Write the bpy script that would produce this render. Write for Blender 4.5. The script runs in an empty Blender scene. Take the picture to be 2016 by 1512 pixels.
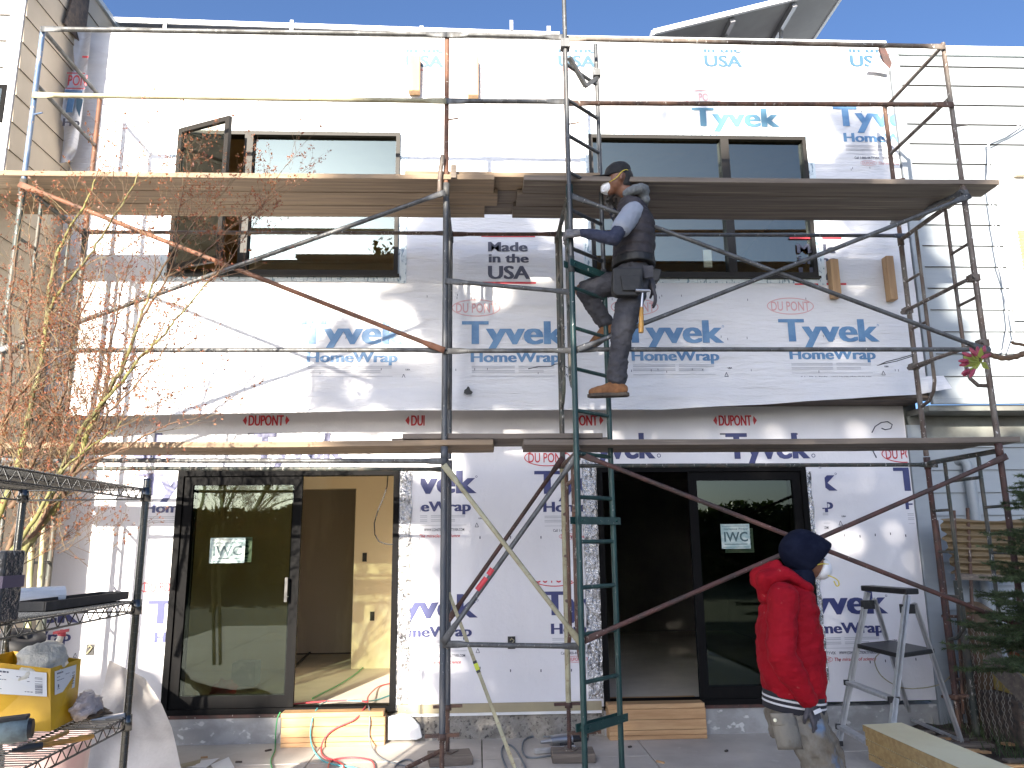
import bpy, bmesh, math, random
from mathutils import Vector, Matrix, noise as mnoise
from math import radians as rad, sin, cos, pi
random.seed(7)
SC = bpy.context.scene
COL = SC.collection

# ------------------------------------------------------------------ camera
CAM_H, CAM_D, F_PX = 1.6, 6.87, 1514.0
_p, _y, _r = rad(11.64), rad(2.53), rad(-0.622)
FWD = Vector((sin(_y) * cos(_p), cos(_y) * cos(_p), sin(_p)))
_rt = Vector((cos(_y), -sin(_y), 0))
_up = _rt.cross(FWD)
RGT = cos(_r) * _rt + sin(_r) * _up
UPV = -sin(_r) * _rt + cos(_r) * _up
CAM = Vector((0, -CAM_D, CAM_H))
cd = bpy.data.cameras.new("camera")
cam = bpy.data.objects.new("camera", cd)
COL.objects.link(cam)
cd.sensor_width = 36.0
cd.lens = F_PX / 2016 * 36.0
cd.clip_start, cd.clip_end = 0.05, 800
cam.matrix_world = Matrix(((RGT.x, UPV.x, -FWD.x, CAM.x), (RGT.y, UPV.y, -FWD.y, CAM.y), (RGT.z, UPV.z, -FWD.z, CAM.z), (0, 0, 0, 1)))
SC.camera = cam

# ------------------------------------------------------------------ sky, sun, exposure
SUN_D = Vector((-0.285, -1.0, 0.315)).normalized()      # towards the sun
ELEV = math.asin(SUN_D.z)
AZ = math.atan2(SUN_D.x, SUN_D.y)
world = bpy.data.worlds.new("World")
SC.world = world
world.use_nodes = True
nt = world.node_tree
sky = nt.nodes.new("ShaderNodeTexSky")
sky.sky_type = 'NISHITA'
sky.sun_disc = False
sky.sun_elevation = ELEV
sky.sun_rotation = AZ
sky.altitude = 50
sky.air_density = 0.6
sky.dust_density = 3.0
sky.ozone_density = 4.0
nt.links.new(sky.outputs[0], nt.nodes["Background"].inputs[0])
nt.nodes["Background"].inputs[1].default_value = 0.092
sl = bpy.data.lights.new("sun", 'SUN')
sl.energy = 5.0
sl.angle = rad(0.55)
sl.color = (1.0, 0.90, 0.76)
sun = bpy.data.objects.new("sun", sl)
COL.objects.link(sun)
sun.rotation_euler = SUN_D.to_track_quat('Z', 'Y').to_euler()
SC.view_settings.view_transform = 'Standard'
SC.view_settings.look = 'None'
SC.view_settings.exposure = 1.85
SC.view_settings.gamma = 1.0
SC.cycles.max_bounces = 8
SC.cycles.transparent_max_bounces = 12

# ------------------------------------------------------------------ pixel -> point at a known depth
def ray(px, py):
    return FWD + RGT * ((px - 1008) / F_PX) + UPV * ((756 - py) / F_PX)
def P(px, py, Y):
    d = ray(px, py); t = (Y - CAM.y) / d.y
    return CAM + d * t
def PZ(px, py, Z):
    d = ray(px, py); t = (Z - CAM.z) / d.z
    return CAM + d * t
def prj(v):
    v = Vector(v) - CAM; z = v.dot(FWD)
    return 1008 + F_PX * v.dot(RGT) / z, 756 - F_PX * v.dot(UPV) / z

# ------------------------------------------------------------------ mesh builder
class MB:
    def __init__(s):
        s.v = []; s.f = []; s.m = []; s.sm = []
    def add(s, vs, fs, mi=0, smooth=False):
        o = len(s.v)
        s.v.extend([tuple(a) for a in vs])
        for f in fs:
            s.f.append([i + o for i in f]); s.m.append(mi); s.sm.append(smooth)
    def box(s, a, b, mi=0):
        (x0, y0, z0), (x1, y1, z1) = a, b
        x0, x1 = min(x0, x1), max(x0, x1); y0, y1 = min(y0, y1), max(y0, y1); z0, z1 = min(z0, z1), max(z0, z1)
        vs = [(x0, y0, z0), (x1, y0, z0), (x1, y1, z0), (x0, y1, z0), (x0, y0, z1), (x1, y0, z1), (x1, y1, z1), (x0, y1, z1)]
        s.add(vs, [(0, 3, 2, 1), (4, 5, 6, 7), (0, 1, 5, 4), (1, 2, 6, 5), (2, 3, 7, 6), (3, 0, 4, 7)], mi)
    def obox(s, c, ax, ay, az, mi=0):
        """box with centre c and half-axis vectors"""
        c, ax, ay, az = Vector(c), Vector(ax), Vector(ay), Vector(az)
        if ax.cross(ay).dot(az) < 0: ax = -ax
        vs = [c + sx * ax + sy * ay + sz * az for sz in (-1, 1) for (sx, sy) in ((-1, -1), (1, -1), (1, 1), (-1, 1))]
        s.add(vs, [(0, 3, 2, 1), (4, 5, 6, 7), (0, 1, 5, 4), (1, 2, 6, 5), (2, 3, 7, 6), (3, 0, 4, 7)], mi)
    def bar(s, p0, p1, w, h, up=(0, 0, 1), mi=0):
        p0, p1 = Vector(p0), Vector(p1); d = (p1 - p0)
        u = Vector(up); x = d.cross(u)
        if x.length < 1e-6: x = d.cross(Vector((1, 0, 0)))
        x.normalize(); z = x.cross(d).normalized()
        s.obox((p0 + p1) / 2, d / 2, x * w / 2, z * h / 2, mi)
    def tube(s, pts, r, n=8, mi=0, cap=True, flat=None):
        pts = [Vector(p) for p in pts]
        rs = r if isinstance(r, (list, tuple)) else [r] * len(pts)
        ups = None; vs = []; fs = []
        d0 = (pts[1] - pts[0]).normalized()
        a = Vector((0, 0, 1)) if abs(d0.z) < 0.9 else Vector((1, 0, 0))
        u = d0.cross(a).normalized()
        for i, p in enumerate(pts):
            if i == 0: d = pts[1] - pts[0]
            elif i == len(pts) - 1: d = pts[-1] - pts[-2]
            else: d = (pts[i + 1] - pts[i]).normalized() + (pts[i] - pts[i - 1]).normalized()
            d = d.normalized()
            u = (u - d * u.dot(d))
            if u.length < 1e-6: u = d.cross(Vector((0.3, 0.5, 0.8)))
            u.normalize(); w = d.cross(u)
            for k in range(n):
                t = 2 * pi * k / n
                vs.append(p + (u * cos(t) + w * sin(t)) * rs[i])
        for i in range(len(pts) - 1):
            for k in range(n):
                k2 = (k + 1) % n
                fs.append((i * n + k, i * n + k2, (i + 1) * n + k2, (i + 1) * n + k))
        s.add(vs, fs, mi, True)
        if cap:
            e = (len(pts) - 1) * n
            s.add([vs[k] for k in range(n)], [tuple(reversed(range(n)))], mi)
            s.add([vs[e + k] for k in range(n)], [tuple(range(n))], mi)
    def poly(s, pts, mi=0):
        s.add(pts, [tuple(range(len(pts)))], mi)
    def prism(s, pts, ext, mi=0):
        """polygon pts extruded by the vector ext"""
        n = len(pts); e = Vector(ext); pts = [Vector(p) for p in pts]
        s.add(pts + [p + e for p in pts], [tuple(reversed(range(n))), tuple(range(n, 2 * n))] + [(i, (i + 1) % n, n + (i + 1) % n, n + i) for i in range(n)], mi)
    def lathe(s, c, prof, axis=(0, 0, 1), n=20, mi=0):
        c = Vector(c); ax = Vector(axis).normalized()
        u = ax.cross(Vector((0, 0, 1)) if abs(ax.z) < .9 else Vector((1, 0, 0))).normalized(); w = ax.cross(u)
        vs = []; fs = []
        for (r, h) in prof:
            for k in range(n):
                t = 2 * pi * k / n
                vs.append(c + ax * h + (u * cos(t) + w * sin(t)) * r)
        for i in range(len(prof) - 1):
            for k in range(n):
                k2 = (k + 1) % n
                fs.append((i * n + k, i * n + k2, (i + 1) * n + k2, (i + 1) * n + k))
        s.add(vs, fs, mi, True)
    def grid(s, fn, nu, nv, mi=0, smooth=True):
        vs = [fn(i / nu, j / nv) for j in range(nv + 1) for i in range(nu + 1)]
        fs = [(j * (nu + 1) + i, j * (nu + 1) + i + 1, (j + 1) * (nu + 1) + i + 1, (j + 1) * (nu + 1) + i) for j in range(nv) for i in range(nu)]
        s.add(vs, fs, mi, smooth)
    def build(s, name, mats, parent=None, bevel=0, recalc=False):
        me = bpy.data.meshes.new(name)
        me.from_pydata(s.v, [], s.f)
        if not isinstance(mats, (list, tuple)): mats = [mats]
        for m in mats: me.materials.append(m)
        me.polygons.foreach_set('material_index', s.m)
        me.polygons.foreach_set('use_smooth', s.sm)
        me.update()
        if recalc:
            bm = bmesh.new(); bm.from_mesh(me); bmesh.ops.recalc_face_normals(bm, faces=bm.faces); bm.to_mesh(me); bm.free()
        o = bpy.data.objects.new(name, me)
        COL.objects.link(o)
        if parent is not None: attach(o, parent)
        if bevel:
            b = o.modifiers.new('bevel', 'BEVEL'); b.width = bevel; b.segments = 2; b.limit_method = 'ANGLE'; b.angle_limit = rad(40)
        return o

def world_loc(o):
    l = Vector(o.location)
    while o.parent is not None:
        o = o.parent; l += Vector(o.location)
    return l
def attach(o, parent):
    """parent o, keeping its geometry (given in world coordinates) where it is"""
    o.parent = parent
    o.location = Vector(o.location) - world_loc(parent)
def tag(o, label=None, cat=None, group=None, kind=None):
    if label: o['label'] = label
    if cat: o['category'] = cat
    if group: o['group'] = group
    if kind: o['kind'] = kind
    return o
def thing(name, loc, label, cat, group=None):
    o = bpy.data.objects.new(name, None); COL.objects.link(o)
    o.location = loc; o.empty_display_size = .1
    return tag(o, label, cat, group)

# ------------------------------------------------------------------ materials
def _n(t, typ, **kw):
    n = t.nodes.new(typ)
    for k, v in kw.items():
        if k.startswith('i_'): n.inputs[k[2:]].default_value = v
        else: setattr(n, k, v)
    return n
def mat(name, col, rough=.6, metal=0, col2=None, nscale=(6, 6, 6), thr=(.4, .6), amt=1.0, detail=5,
        col3=None, n3=(30, 30, 30), thr3=(.62, .68), bump=0, bscale=(20, 20, 20), bdist=.01, spec=.5, sheen=0, rough2=None, coat=0, bdetail=4):
    """Principled surface: base colour, a second colour through noise, flecks of a third, noise bump (object coordinates)"""
    m = bpy.data.materials.new(name); m.use_nodes = True
    t = m.node_tree; b = t.nodes['Principled BSDF']; L = t.links.new
    c4 = lambda c: (c[0], c[1], c[2], 1)
    b.inputs['Base Color'].default_value = c4(col)
    b.inputs['Roughness'].default_value = rough
    b.inputs['Metallic'].default_value = metal
    b.inputs['Specular IOR Level'].default_value = spec
    if sheen: b.inputs['Sheen Weight'].default_value = sheen
    if coat: b.inputs['Coat Weight'].default_value = coat
    tc = _n(t, 'ShaderNodeTexCoord')
    def nz(scale, det):
        mp = _n(t, 'ShaderNodeMapping'); mp.inputs['Scale'].default_value = scale
        L(tc.outputs['Object'], mp.inputs['Vector'])
        n = _n(t, 'ShaderNodeTexNoise', i_Scale=1.0, i_Detail=det, i_Roughness=.6)
        L(mp.outputs[0], n.inputs['Vector'])
        return n
    cur = None
    if col2:
        n = nz(nscale, detail)
        mr = _n(t, 'ShaderNodeMapRange'); mr.inputs['From Min'].default_value, mr.inputs['From Max'].default_value = thr
        mr.inputs['To Max'].default_value = amt
        L(n.outputs['Fac'], mr.inputs['Value'])
        mx = _n(t, 'ShaderNodeMix', data_type='RGBA'); mx.inputs['A'].default_value = c4(col); mx.inputs['B'].default_value = c4(col2)
        L(mr.outputs[0], mx.inputs['Factor']); cur = mx.outputs['Result']
        if rough2 is not None:
            r2 = _n(t, 'ShaderNodeMapRange'); r2.inputs['To Min'].default_value = rough; r2.inputs['To Max'].default_value = rough2
            L(mr.outputs[0], r2.inputs['Value']); L(r2.outputs[0], b.inputs['Roughness'])
    if col3:
        n = nz(n3, 3)
        mr = _n(t, 'ShaderNodeMapRange'); mr.inputs['From Min'].default_value, mr.inputs['From Max'].default_value = thr3
        L(n.outputs['Fac'], mr.inputs['Value'])
        mx = _n(t, 'ShaderNodeMix', data_type='RGBA'); mx.inputs['A'].default_value = c4(col); mx.inputs['B'].default_value = c4(col3)
        if cur: L(cur, mx.inputs['A'])
        L(mr.outputs[0], mx.inputs['Factor']); cur = mx.outputs['Result']
    if cur: L(cur, b.inputs['Base Color'])
    if bump:
        n = nz(bscale, bdetail)
        bp = _n(t, 'ShaderNodeBump', i_Strength=bump, i_Distance=bdist)
        L(n.outputs['Fac'], bp.inputs['Height']); L(bp.outputs[0], b.inputs['Normal'])
    return m
def glassmat(name, tint, refl=.12, rough=0.0, ior=1.5):
    """pane: see-through with a mirror layer that grows at grazing angles"""
    m = bpy.data.materials.new(name); m.use_nodes = True
    t = m.node_tree; t.nodes.clear(); L = t.links.new
    o = _n(t, 'ShaderNodeOutputMaterial'); mx = _n(t, 'ShaderNodeMixShader')
    tr = _n(t, 'ShaderNodeBsdfTransparent'); tr.inputs[0].default_value = (*tint, 1)
    gl = _n(t, 'ShaderNodeBsdfGlossy'); gl.inputs['Roughness'].default_value = rough; gl.inputs[0].default_value = (.80, .95, .90, 1)
    lw = _n(t, 'ShaderNodeFresnel', i_IOR=ior)
    ad = _n(t, 'ShaderNodeMath', operation='ADD', use_clamp=True); ad.inputs[1].default_value = refl
    L(lw.outputs[0], ad.inputs[0]); L(ad.outputs[0], mx.inputs[0]); L(tr.outputs[0], mx.inputs[1]); L(gl.outputs[0], mx.inputs[2]); L(mx.outputs[0], o.inputs[0])
    return m
M = {}
M['wrap'] = mat('house_wrap', (.70, .71, .74), .42, col2=(.63, .63, .65), nscale=(1.2, 1, 2.5), thr=(.35, .75), bump=1.0, bscale=(1.1, 1, 6.5), bdist=.045, bdetail=7)
M['wrap_flat'] = mat('house_wrap_taut', (.70, .70, .745), .42, col2=(.65, .645, .67), nscale=(.9, 1, 1.3), thr=(.35, .75), bump=.6, bscale=(2.2, 1, 1.6), bdist=.035, bdetail=6)
M['blue'] = mat('blue_print', (.075, .185, .36), .5, col2=(.12, .25, .43), nscale=(8, 8, 8))
M['navy'] = mat('navy_print', (.028, .034, .13), .45, col2=(.04, .05, .16), nscale=(5, 5, 5))
M['sunlit_blue'] = mat('sunlit_blue_print', (.035, .10, .165), .5)  # same print ink retoned for sunlit rows; the sun's wash-out is in the colour
M['red'] = mat('red_print', (.50, .035, .05), .5)
M['pink'] = mat('faded_red_print', (.62, .36, .37), .5)
M['grey_ink'] = mat('grey_print', (.42, .43, .47), .5)
M['dark_ink'] = mat('dark_print', (.06, .065, .10), .5)
M['white_paint'] = mat('white_siding_paint', (.76, .77, .78), .5, col2=(.66, .68, .70), nscale=(.8, .8, 7), thr=(.45, .8), bump=.12, bscale=(3, 3, 26), bdist=.01)
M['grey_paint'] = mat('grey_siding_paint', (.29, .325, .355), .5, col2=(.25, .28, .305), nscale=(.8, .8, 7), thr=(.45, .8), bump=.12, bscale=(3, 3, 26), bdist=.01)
M['tan_paint'] = mat('tan_siding_paint', (.54, .455, .345), .6, col2=(.46, .39, .29), nscale=(1, 3, 2), thr=(.4, .75), bump=.15, bscale=(3, 14, 3))
M['soffit'] = mat('dark_soffit_board', (.20, .215, .20), .7, col2=(.15, .15, .14), nscale=(3, 3, 3))
M['dark_wood_and_lap_shade'] = mat('weathered_dark_wood_and_lap_shade', (.12, .09, .07), .8, col2=(.06, .05, .045), nscale=(4, 20, 20))
M['concrete'] = mat('rough_foundation_concrete', (.30, .285, .26), .9, col2=(.20, .185, .165), nscale=(14, 14, 14), thr=(.35, .65), col3=(.085, .08, .075), n3=(34, 34, 34), thr3=(.57, .64), bump=.9, bscale=(30, 30, 30), bdist=.03)
M['smooth_conc'] = mat('smooth_concrete', (.33, .335, .34), .85, col2=(.25, .25, .25), nscale=(4, 4, 6), thr=(.42, .6), col3=(.5, .5, .5), n3=(6, 6, 9), thr3=(.6, .64), bump=.25, bscale=(40, 40, 40), bdist=.006)
M['patio'] = mat('patio_concrete', (.56, .52, .47), .85, col2=(.42, .385, .345), nscale=(1.7, 1.7, 1.7), thr=(.35, .68), col3=(.57, .54, .50), n3=(9, 9, 9), thr3=(.62, .75), bump=.25, bscale=(60, 60, 60), bdist=.006)
M['soil'] = mat('garden_soil', (.10, .075, .055), .95, col2=(.05, .04, .03), nscale=(7, 7, 7), thr=(.35, .65), col3=(.20, .17, .13), n3=(40, 40, 40), thr3=(.62, .7), bump=1, bscale=(40, 40, 40), bdist=.03)
M['black_frame'] = mat('black_door_frame', (.007, .007, .0075), .65, col2=(.012, .011, .010), nscale=(20, 20, 4), thr=(.55, .8), spec=.06)
M['bronze'] = mat('bronze_window_frame', (.020, .018, .016), .5, spec=.25)
M['ladder_grey'] = mat('dull_grey_ladder_tube', (.06, .066, .072), .5, metal=.35, col2=(.10, .10, .10), nscale=(12, 12, 5), thr=(.45, .62), col3=(.3, .3, .29), n3=(60, 60, 30), thr3=(.66, .72))
M['mid_blue'] = mat('sunlit_mid_blue_print', (.075, .19, .28), .5)  # same ink again for one sunlit word, its lit tone set in the colour
M['foil'] = mat('foil_flashing_tape', (.62, .62, .63), .22, metal=.95, col2=(.10, .10, .11), nscale=(16, 16, 9), thr=(.54, .68), bump=1.0, bscale=(24, 24, 13), bdist=.05)
M['ptape'] = mat('printed_window_tape', (.62, .70, .74), .28, col2=(.20, .30, .38), nscale=(45, 45, 14), thr=(.55, .60), bump=.5, bscale=(20, 20, 20), bdist=.02)
M['tan_strip'] = mat('tan_base_flashing', (.36, .31, .20), .6, col2=(.31, .27, .18), nscale=(3, 3, 3))
M['drywall'] = mat('drywall', (.80, .70, .53), .9, col2=(.84, .77, .64), nscale=(1.5, 1.5, .7), thr=(.52, .6), bump=.05)
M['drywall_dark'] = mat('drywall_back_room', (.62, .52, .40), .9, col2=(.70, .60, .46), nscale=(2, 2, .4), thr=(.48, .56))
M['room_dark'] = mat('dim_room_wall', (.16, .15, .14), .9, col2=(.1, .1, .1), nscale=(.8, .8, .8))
M['upstairs'] = mat('upstairs_plywood', (.50, .38, .22), .9, col2=(.40, .31, .19), nscale=(1, 1, 1))
M['room_floor'] = mat('paper_covered_floor', (.70, .65, .57), .8, col2=(.60, .55, .48), nscale=(2, 2, 2), thr=(.4, .65))
M['glass'] = glassmat('window_glass', (.70, .70, .62), .10)
M['door_glass'] = glassmat('door_glass', (.40, .43, .34), .006)
M['plank'] = mat('scaffold_plank_wood', (.30, .22, .145), .8, col2=(.19, .14, .095), nscale=(1.2, 24, 24), thr=(.35, .65), col3=(.40, .31, .21), n3=(.9, 40, 40), thr3=(.58, .7), bump=.35, bscale=(2, 50, 50), bdist=.006)
M['plank_grey'] = mat('weathered_plank_wood', (.20, .165, .135), .85, col2=(.12, .10, .085), nscale=(1.0, 26, 26), thr=(.35, .65), col3=(.28, .24, .19), n3=(.8, 40, 40), thr3=(.6, .7), bump=.35, bscale=(2, 50, 50), bdist=.006)
M['fir'] = mat('fresh_fir_lumber', (.52, .33, .17), .65, col2=(.40, .23, .11), nscale=(2, 22, 22), thr=(.4, .62), col3=(.26, .12, .05), n3=(5, 9, 9), thr3=(.70, .74), bump=.15, bscale=(2, 40, 40), bdist=.004)
M['fir_v'] = mat('fir_block', (.48, .31, .16), .65, col2=(.38, .23, .12), nscale=(24, 24, 2), thr=(.4, .62), col3=(.15, .09, .05), n3=(14, 14, 5), thr3=(.70, .74))
M['galv'] = mat('galvanised_tube', (.115, .12, .125), .5, metal=.4, col2=(.07, .07, .07), nscale=(14, 14, 5), thr=(.4, .65), col3=(.42, .41, .38), n3=(60, 60, 30), thr3=(.66, .72), rough2=.65)
M['rust'] = mat('rusty_tube', (.16, .085, .055), .75, col2=(.08, .05, .04), nscale=(12, 12, 6), thr=(.35, .6), col3=(.40, .36, .32), n3=(45, 45, 22), thr3=(.62, .70), bump=.3, bscale=(60, 60, 60), bdist=.003)
M['greyrust'] = mat('grey_tube_with_rust', (.165, .145, .125), .65, metal=.15, col2=(.10, .07, .055), nscale=(9, 9, 5), thr=(.42, .6), col3=(.62, .60, .57), n3=(50, 50, 25), thr3=(.63, .70))
M['redrust'] = mat('red_primer_tube', (.085, .038, .032), .7, col2=(.05, .032, .028), nscale=(9, 9, 9), thr=(.4, .6), col3=(.5, .45, .42), n3=(50, 50, 50), thr3=(.67, .72))
M['orange'] = mat('orange_rusted_tube', (.18, .075, .04), .7, col2=(.11, .055, .035), nscale=(9, 9, 9), thr=(.4, .6), col3=(.5, .45, .4), n3=(50, 50, 50), thr3=(.66, .72))
M['bluepaint'] = mat('blue_painted_tube', (.06, .11, .21), .5, col2=(.16, .20, .27), nscale=(9, 9, 4), thr=(.45, .6), col3=(.4, .28, .2), n3=(40, 40, 20), thr3=(.63, .68))
M['greenpaint'] = mat('green_painted_tube', (.012, .045, .045), .42, col2=(.022, .065, .06), nscale=(10, 10, 5), thr=(.45, .6), col3=(.5, .5, .46), n3=(46, 46, 24), thr3=(.68, .72))
M['darktube'] = mat('dark_green_tube', (.045, .055, .05), .55, metal=.1, col2=(.09, .08, .065), nscale=(10, 10, 5), thr=(.45, .6), col3=(.45, .43, .4), n3=(46, 46, 20), thr3=(.62, .70))
M['creamtube'] = mat('cream_painted_tube', (.36, .345, .235), .6, col2=(.29, .265, .17), nscale=(9, 9, 9), thr=(.42, .6), col3=(.22, .15, .09), n3=(60, 60, 60), thr3=(.61, .67))
M['slate'] = mat('slate_grey_tube', (.075, .085, .10), .5, metal=.2, col2=(.12, .12, .125), nscale=(12, 12, 4), thr=(.45, .62), col3=(.5, .5, .5), n3=(50, 50, 22), thr3=(.68, .73))
M['alu'] = mat('aluminium', (.60, .61, .62), .38, metal=.45, col2=(.48, .49, .50), nscale=(20, 20, 4))
M['black_plastic'] = mat('black_plastic', (.018, .018, .02), .45, col2=(.05, .05, .05), nscale=(22, 22, 22), thr=(.55, .8))
M['chrome'] = mat('black_chrome_wire', (.13, .13, .125), .22, metal=1.0)
M['panel_under'] = mat('solar_panel_backsheet', (.30, .30, .30), .6, col2=(.25, .25, .25), nscale=(2, 2, 2))
M['white_metal'] = mat('white_metal_edge', (.72, .73, .74), .4)
M['panel_top'] = mat('solar_cells', (.01, .015, .035), .15)
M['steel'] = mat('steel', (.45, .45, .46), .35, metal=.9)
M['rubber'] = mat('black_rubber', (.02, .02, .022), .6)
M['roofing'] = mat('roof_membrane', (.20, .20, .21), .9)
M['coping'] = mat('pale_coping_metal', (.62, .66, .67), .45, col2=(.52, .58, .60), nscale=(1.5, 1.5, 1.5))
# ------------------------------------------------------------------ lettering
_tc = {}
def glyphs(s, bold=.0, sx=1.0, italic=0.0, track=1.0):
    key = (s, bold, sx, italic, track)
    if key not in _tc:
        cu = bpy.data.curves.new('t', 'FONT'); cu.body = s; cu.offset = bold; cu.resolution_u = 3; cu.fill_mode = 'FRONT'
        cu.space_character = track; cu.shear = italic
        o = bpy.data.objects.new('t', cu); COL.objects.link(o)
        dg = bpy.context.evaluated_depsgraph_get()
        me = bpy.data.meshes.new_from_object(o.evaluated_get(dg))
        vs = [(v.co.x, v.co.y) for v in me.vertices]; fs = [tuple(p.vertices) for p in me.polygons]
        bpy.data.objects.remove(o); bpy.data.curves.remove(cu); bpy.data.meshes.remove(me)
        _tc[key] = (vs, fs)
    return _tc[key]
def cap_h(bold):
    vs, _ = glyphs('H', bold); return max(v[1] for v in vs)
def clip_poly(pts, c):
    """clip a flat (x, z) polygon to the box c = (x0, x1, z0, z1)"""
    for ax, lim, sg in ((0, c[0], 1), (0, c[1], -1), (1, c[2], 1), (1, c[3], -1)):
        out = []
        for i in range(len(pts)):
            a, b = pts[i - 1], pts[i]
            ia, ib = sg * (a[ax] - lim) >= 0, sg * (b[ax] - lim) >= 0
            if ia != ib:
                t = (lim - a[ax]) / (b[ax] - a[ax]); out.append((a[0] + t * (b[0] - a[0]), a[1] + t * (b[1] - a[1])))
            if ib: out.append(b)
        pts = out
        if len(pts) < 3: return []
    return pts
def text(mb, s, x0, x1, zb, zc, Y, mi, bold=.03, clip=None, italic=0, track=1.0):
    """s spanning x0..x1, baseline at height zb, capital tops at zc, on the plane y = Y facing the camera"""
    heavy = bold >= .03
    if heavy: bold = .008
    vs, fs = glyphs(s, bold, 1, italic, track)
    if not vs: return
    xa, xb = min(v[0] for v in vs), max(v[0] for v in vs)
    kx = (x1 - x0) / (xb - xa); kz = (zc - zb) / cap_h(bold)
    w = [(x0 + (v[0] - xa) * kx, zb + v[1] * kz) for v in vs]
    for k, dx in enumerate((0,) if not heavy else (-.034, -.012, .012, .034)):
        for f in fs:
            p = [(w[i][0] + dx * kx, w[i][1]) for i in f]
            if clip: p = clip_poly(p, clip)
            if len(p) > 2: mb.poly([(a, Y - .0006 * k, b) for a, b in p], mi)
def shape(mb, pts, Y, mi, clip=None):
    if clip: pts = clip_poly(pts, clip)
    if len(pts) > 2: mb.poly([(a, Y, b) for a, b in pts], mi)
def oval(mb, cx, cz, rx, rz, th, Y, mi, clip=None, n=36):
    for k in range(n):
        a, b = 2 * pi * k / n, 2 * pi * (k + 1) / n
        q = lambda r, s, t: (cx + r * cos(t), cz + s * sin(t))
        shape(mb, [q(rx, rz, a), q(rx - th, rz - th, a), q(rx - th, rz - th, b), q(rx, rz, b)], Y, mi, clip)
def rectp(mb, x0, x1, z0, z1, Y, mi, clip=None):
    shape(mb, [(x0, z0), (x1, z0), (x1, z1), (x0, z1)], Y, mi, clip)
def oval_logo(mb, cx, cz, w, h, Y, mi, clip=None):
    oval(mb, cx, cz, w / 2, h / 2, h * .055, Y, mi, clip)
    text(mb, 'DU PONT', cx - w * .41, cx + w * .41, cz - h * .27, cz + h * .27, Y, mi, .012, clip)
def brand_block(mb, x, z, w, Y, ink, red, clip=None, parts='OTHSCM', Wfull=None):
    """one repeat of the print: x = left of the T, z = baseline of the big word, w = its width"""
    u = w / 190.0
    if 'O' in parts: oval_logo(mb, x + 24 * u, z + 70 * u, 92 * u, 34 * u, Y, red, clip)
    if 'T' in parts:
        text(mb, 'Tyvek', x, x + w, z, z + 44 * u, Y, ink, .04, clip, track=1.0)
        oval(mb, x + w + 2 * u, z + 32 * u, 2.2 * u, 2.2 * u, u * .8, Y, ink, clip, 8)
    if 'H' in parts: text(mb, 'HomeWrap', x + 15 * u, x + 180 * u, z - 35 * u, z - 16 * u, Y, ink, .03, clip)
    g = 3
    if 'S' in parts:
        for dz in (44, 47, 52, 55):
            rectp(mb, x + 16 * u, x + 96 * u, z - dz * u, z - (dz - 1.4) * u, Y, g, clip)
            rectp(mb, x + 103 * u, x + (170 if dz < 50 else 150) * u, z - dz * u, z - (dz - 1.4) * u, Y, g, clip)
        rectp(mb, x + 16 * u, x + 172 * u, z - 62.4 * u, z - 61.5 * u, Y, g, clip)
        text(mb, 'USA', x + 196 * u, x + 204 * u, z - 51 * u, z - 48 * u, Y, 4, .03, clip)
        for k in range(3):
            a = [(x + 189 * u, z - 66 * u), (x + 196 * u, z - 66 * u), (x + 192.5 * u, z - 58 * u)]
            p, q = a[k], a[(k + 1) % 3]; d = Vector((q[0] - p[0], q[1] - p[1])); nn = Vector((-d.y, d.x)).normalized() * u * .5
            shape(mb, [(p[0] - nn.x, p[1] - nn.y), (q[0] - nn.x, q[1] - nn.y), (q[0] + nn.x, q[1] + nn.y), (p[0] + nn.x, p[1] + nn.y)], Y, 4, clip)
    if 'C' in parts:
        text(mb, 'Call 1-800-44-TYVEK', x + 32 * u, x + 84 * u, z - 73 * u, z - 68 * u, Y, 4, .015, clip)
        text(mb, 'WWW.CONSTRUCTION.TYVEK.COM', x + 90 * u, x + 168 * u, z - 73 * u, z - 68 * u, Y, 4, .015, clip)
    if 'M' in parts:
        oval(mb, x + 60 * u, z - 82 * u, 17 * u, 6 * u, u * .7, Y, red, clip, 24)
        text(mb, 'DUPONT', x + 47 * u, x + 73 * u, z - 85 * u, z - 79 * u, Y, red, .01, clip)
        text(mb, 'The miracles of science', x + 80 * u, x + 160 * u, z - 85 * u, z - 79 * u, Y, red, .012, clip, italic=.25)
INK = lambda wrap, ink, red: [M[wrap], M[ink], M[red], M['grey_ink'], M['dark_ink'], M['sunlit_blue'], M['pink'], M['mid_blue']]

# ------------------------------------------------------------------ wrapped house
YU, YL = -0.35, 0.0
XL, XR = -3.66, 3.97
ZF, ZT = 2.66, 6.31
house = thing('wrapped_house', (0.15, 0, 0), 'two-storey row house wrapped in white printed building paper behind the scaffold', 'house')

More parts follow.
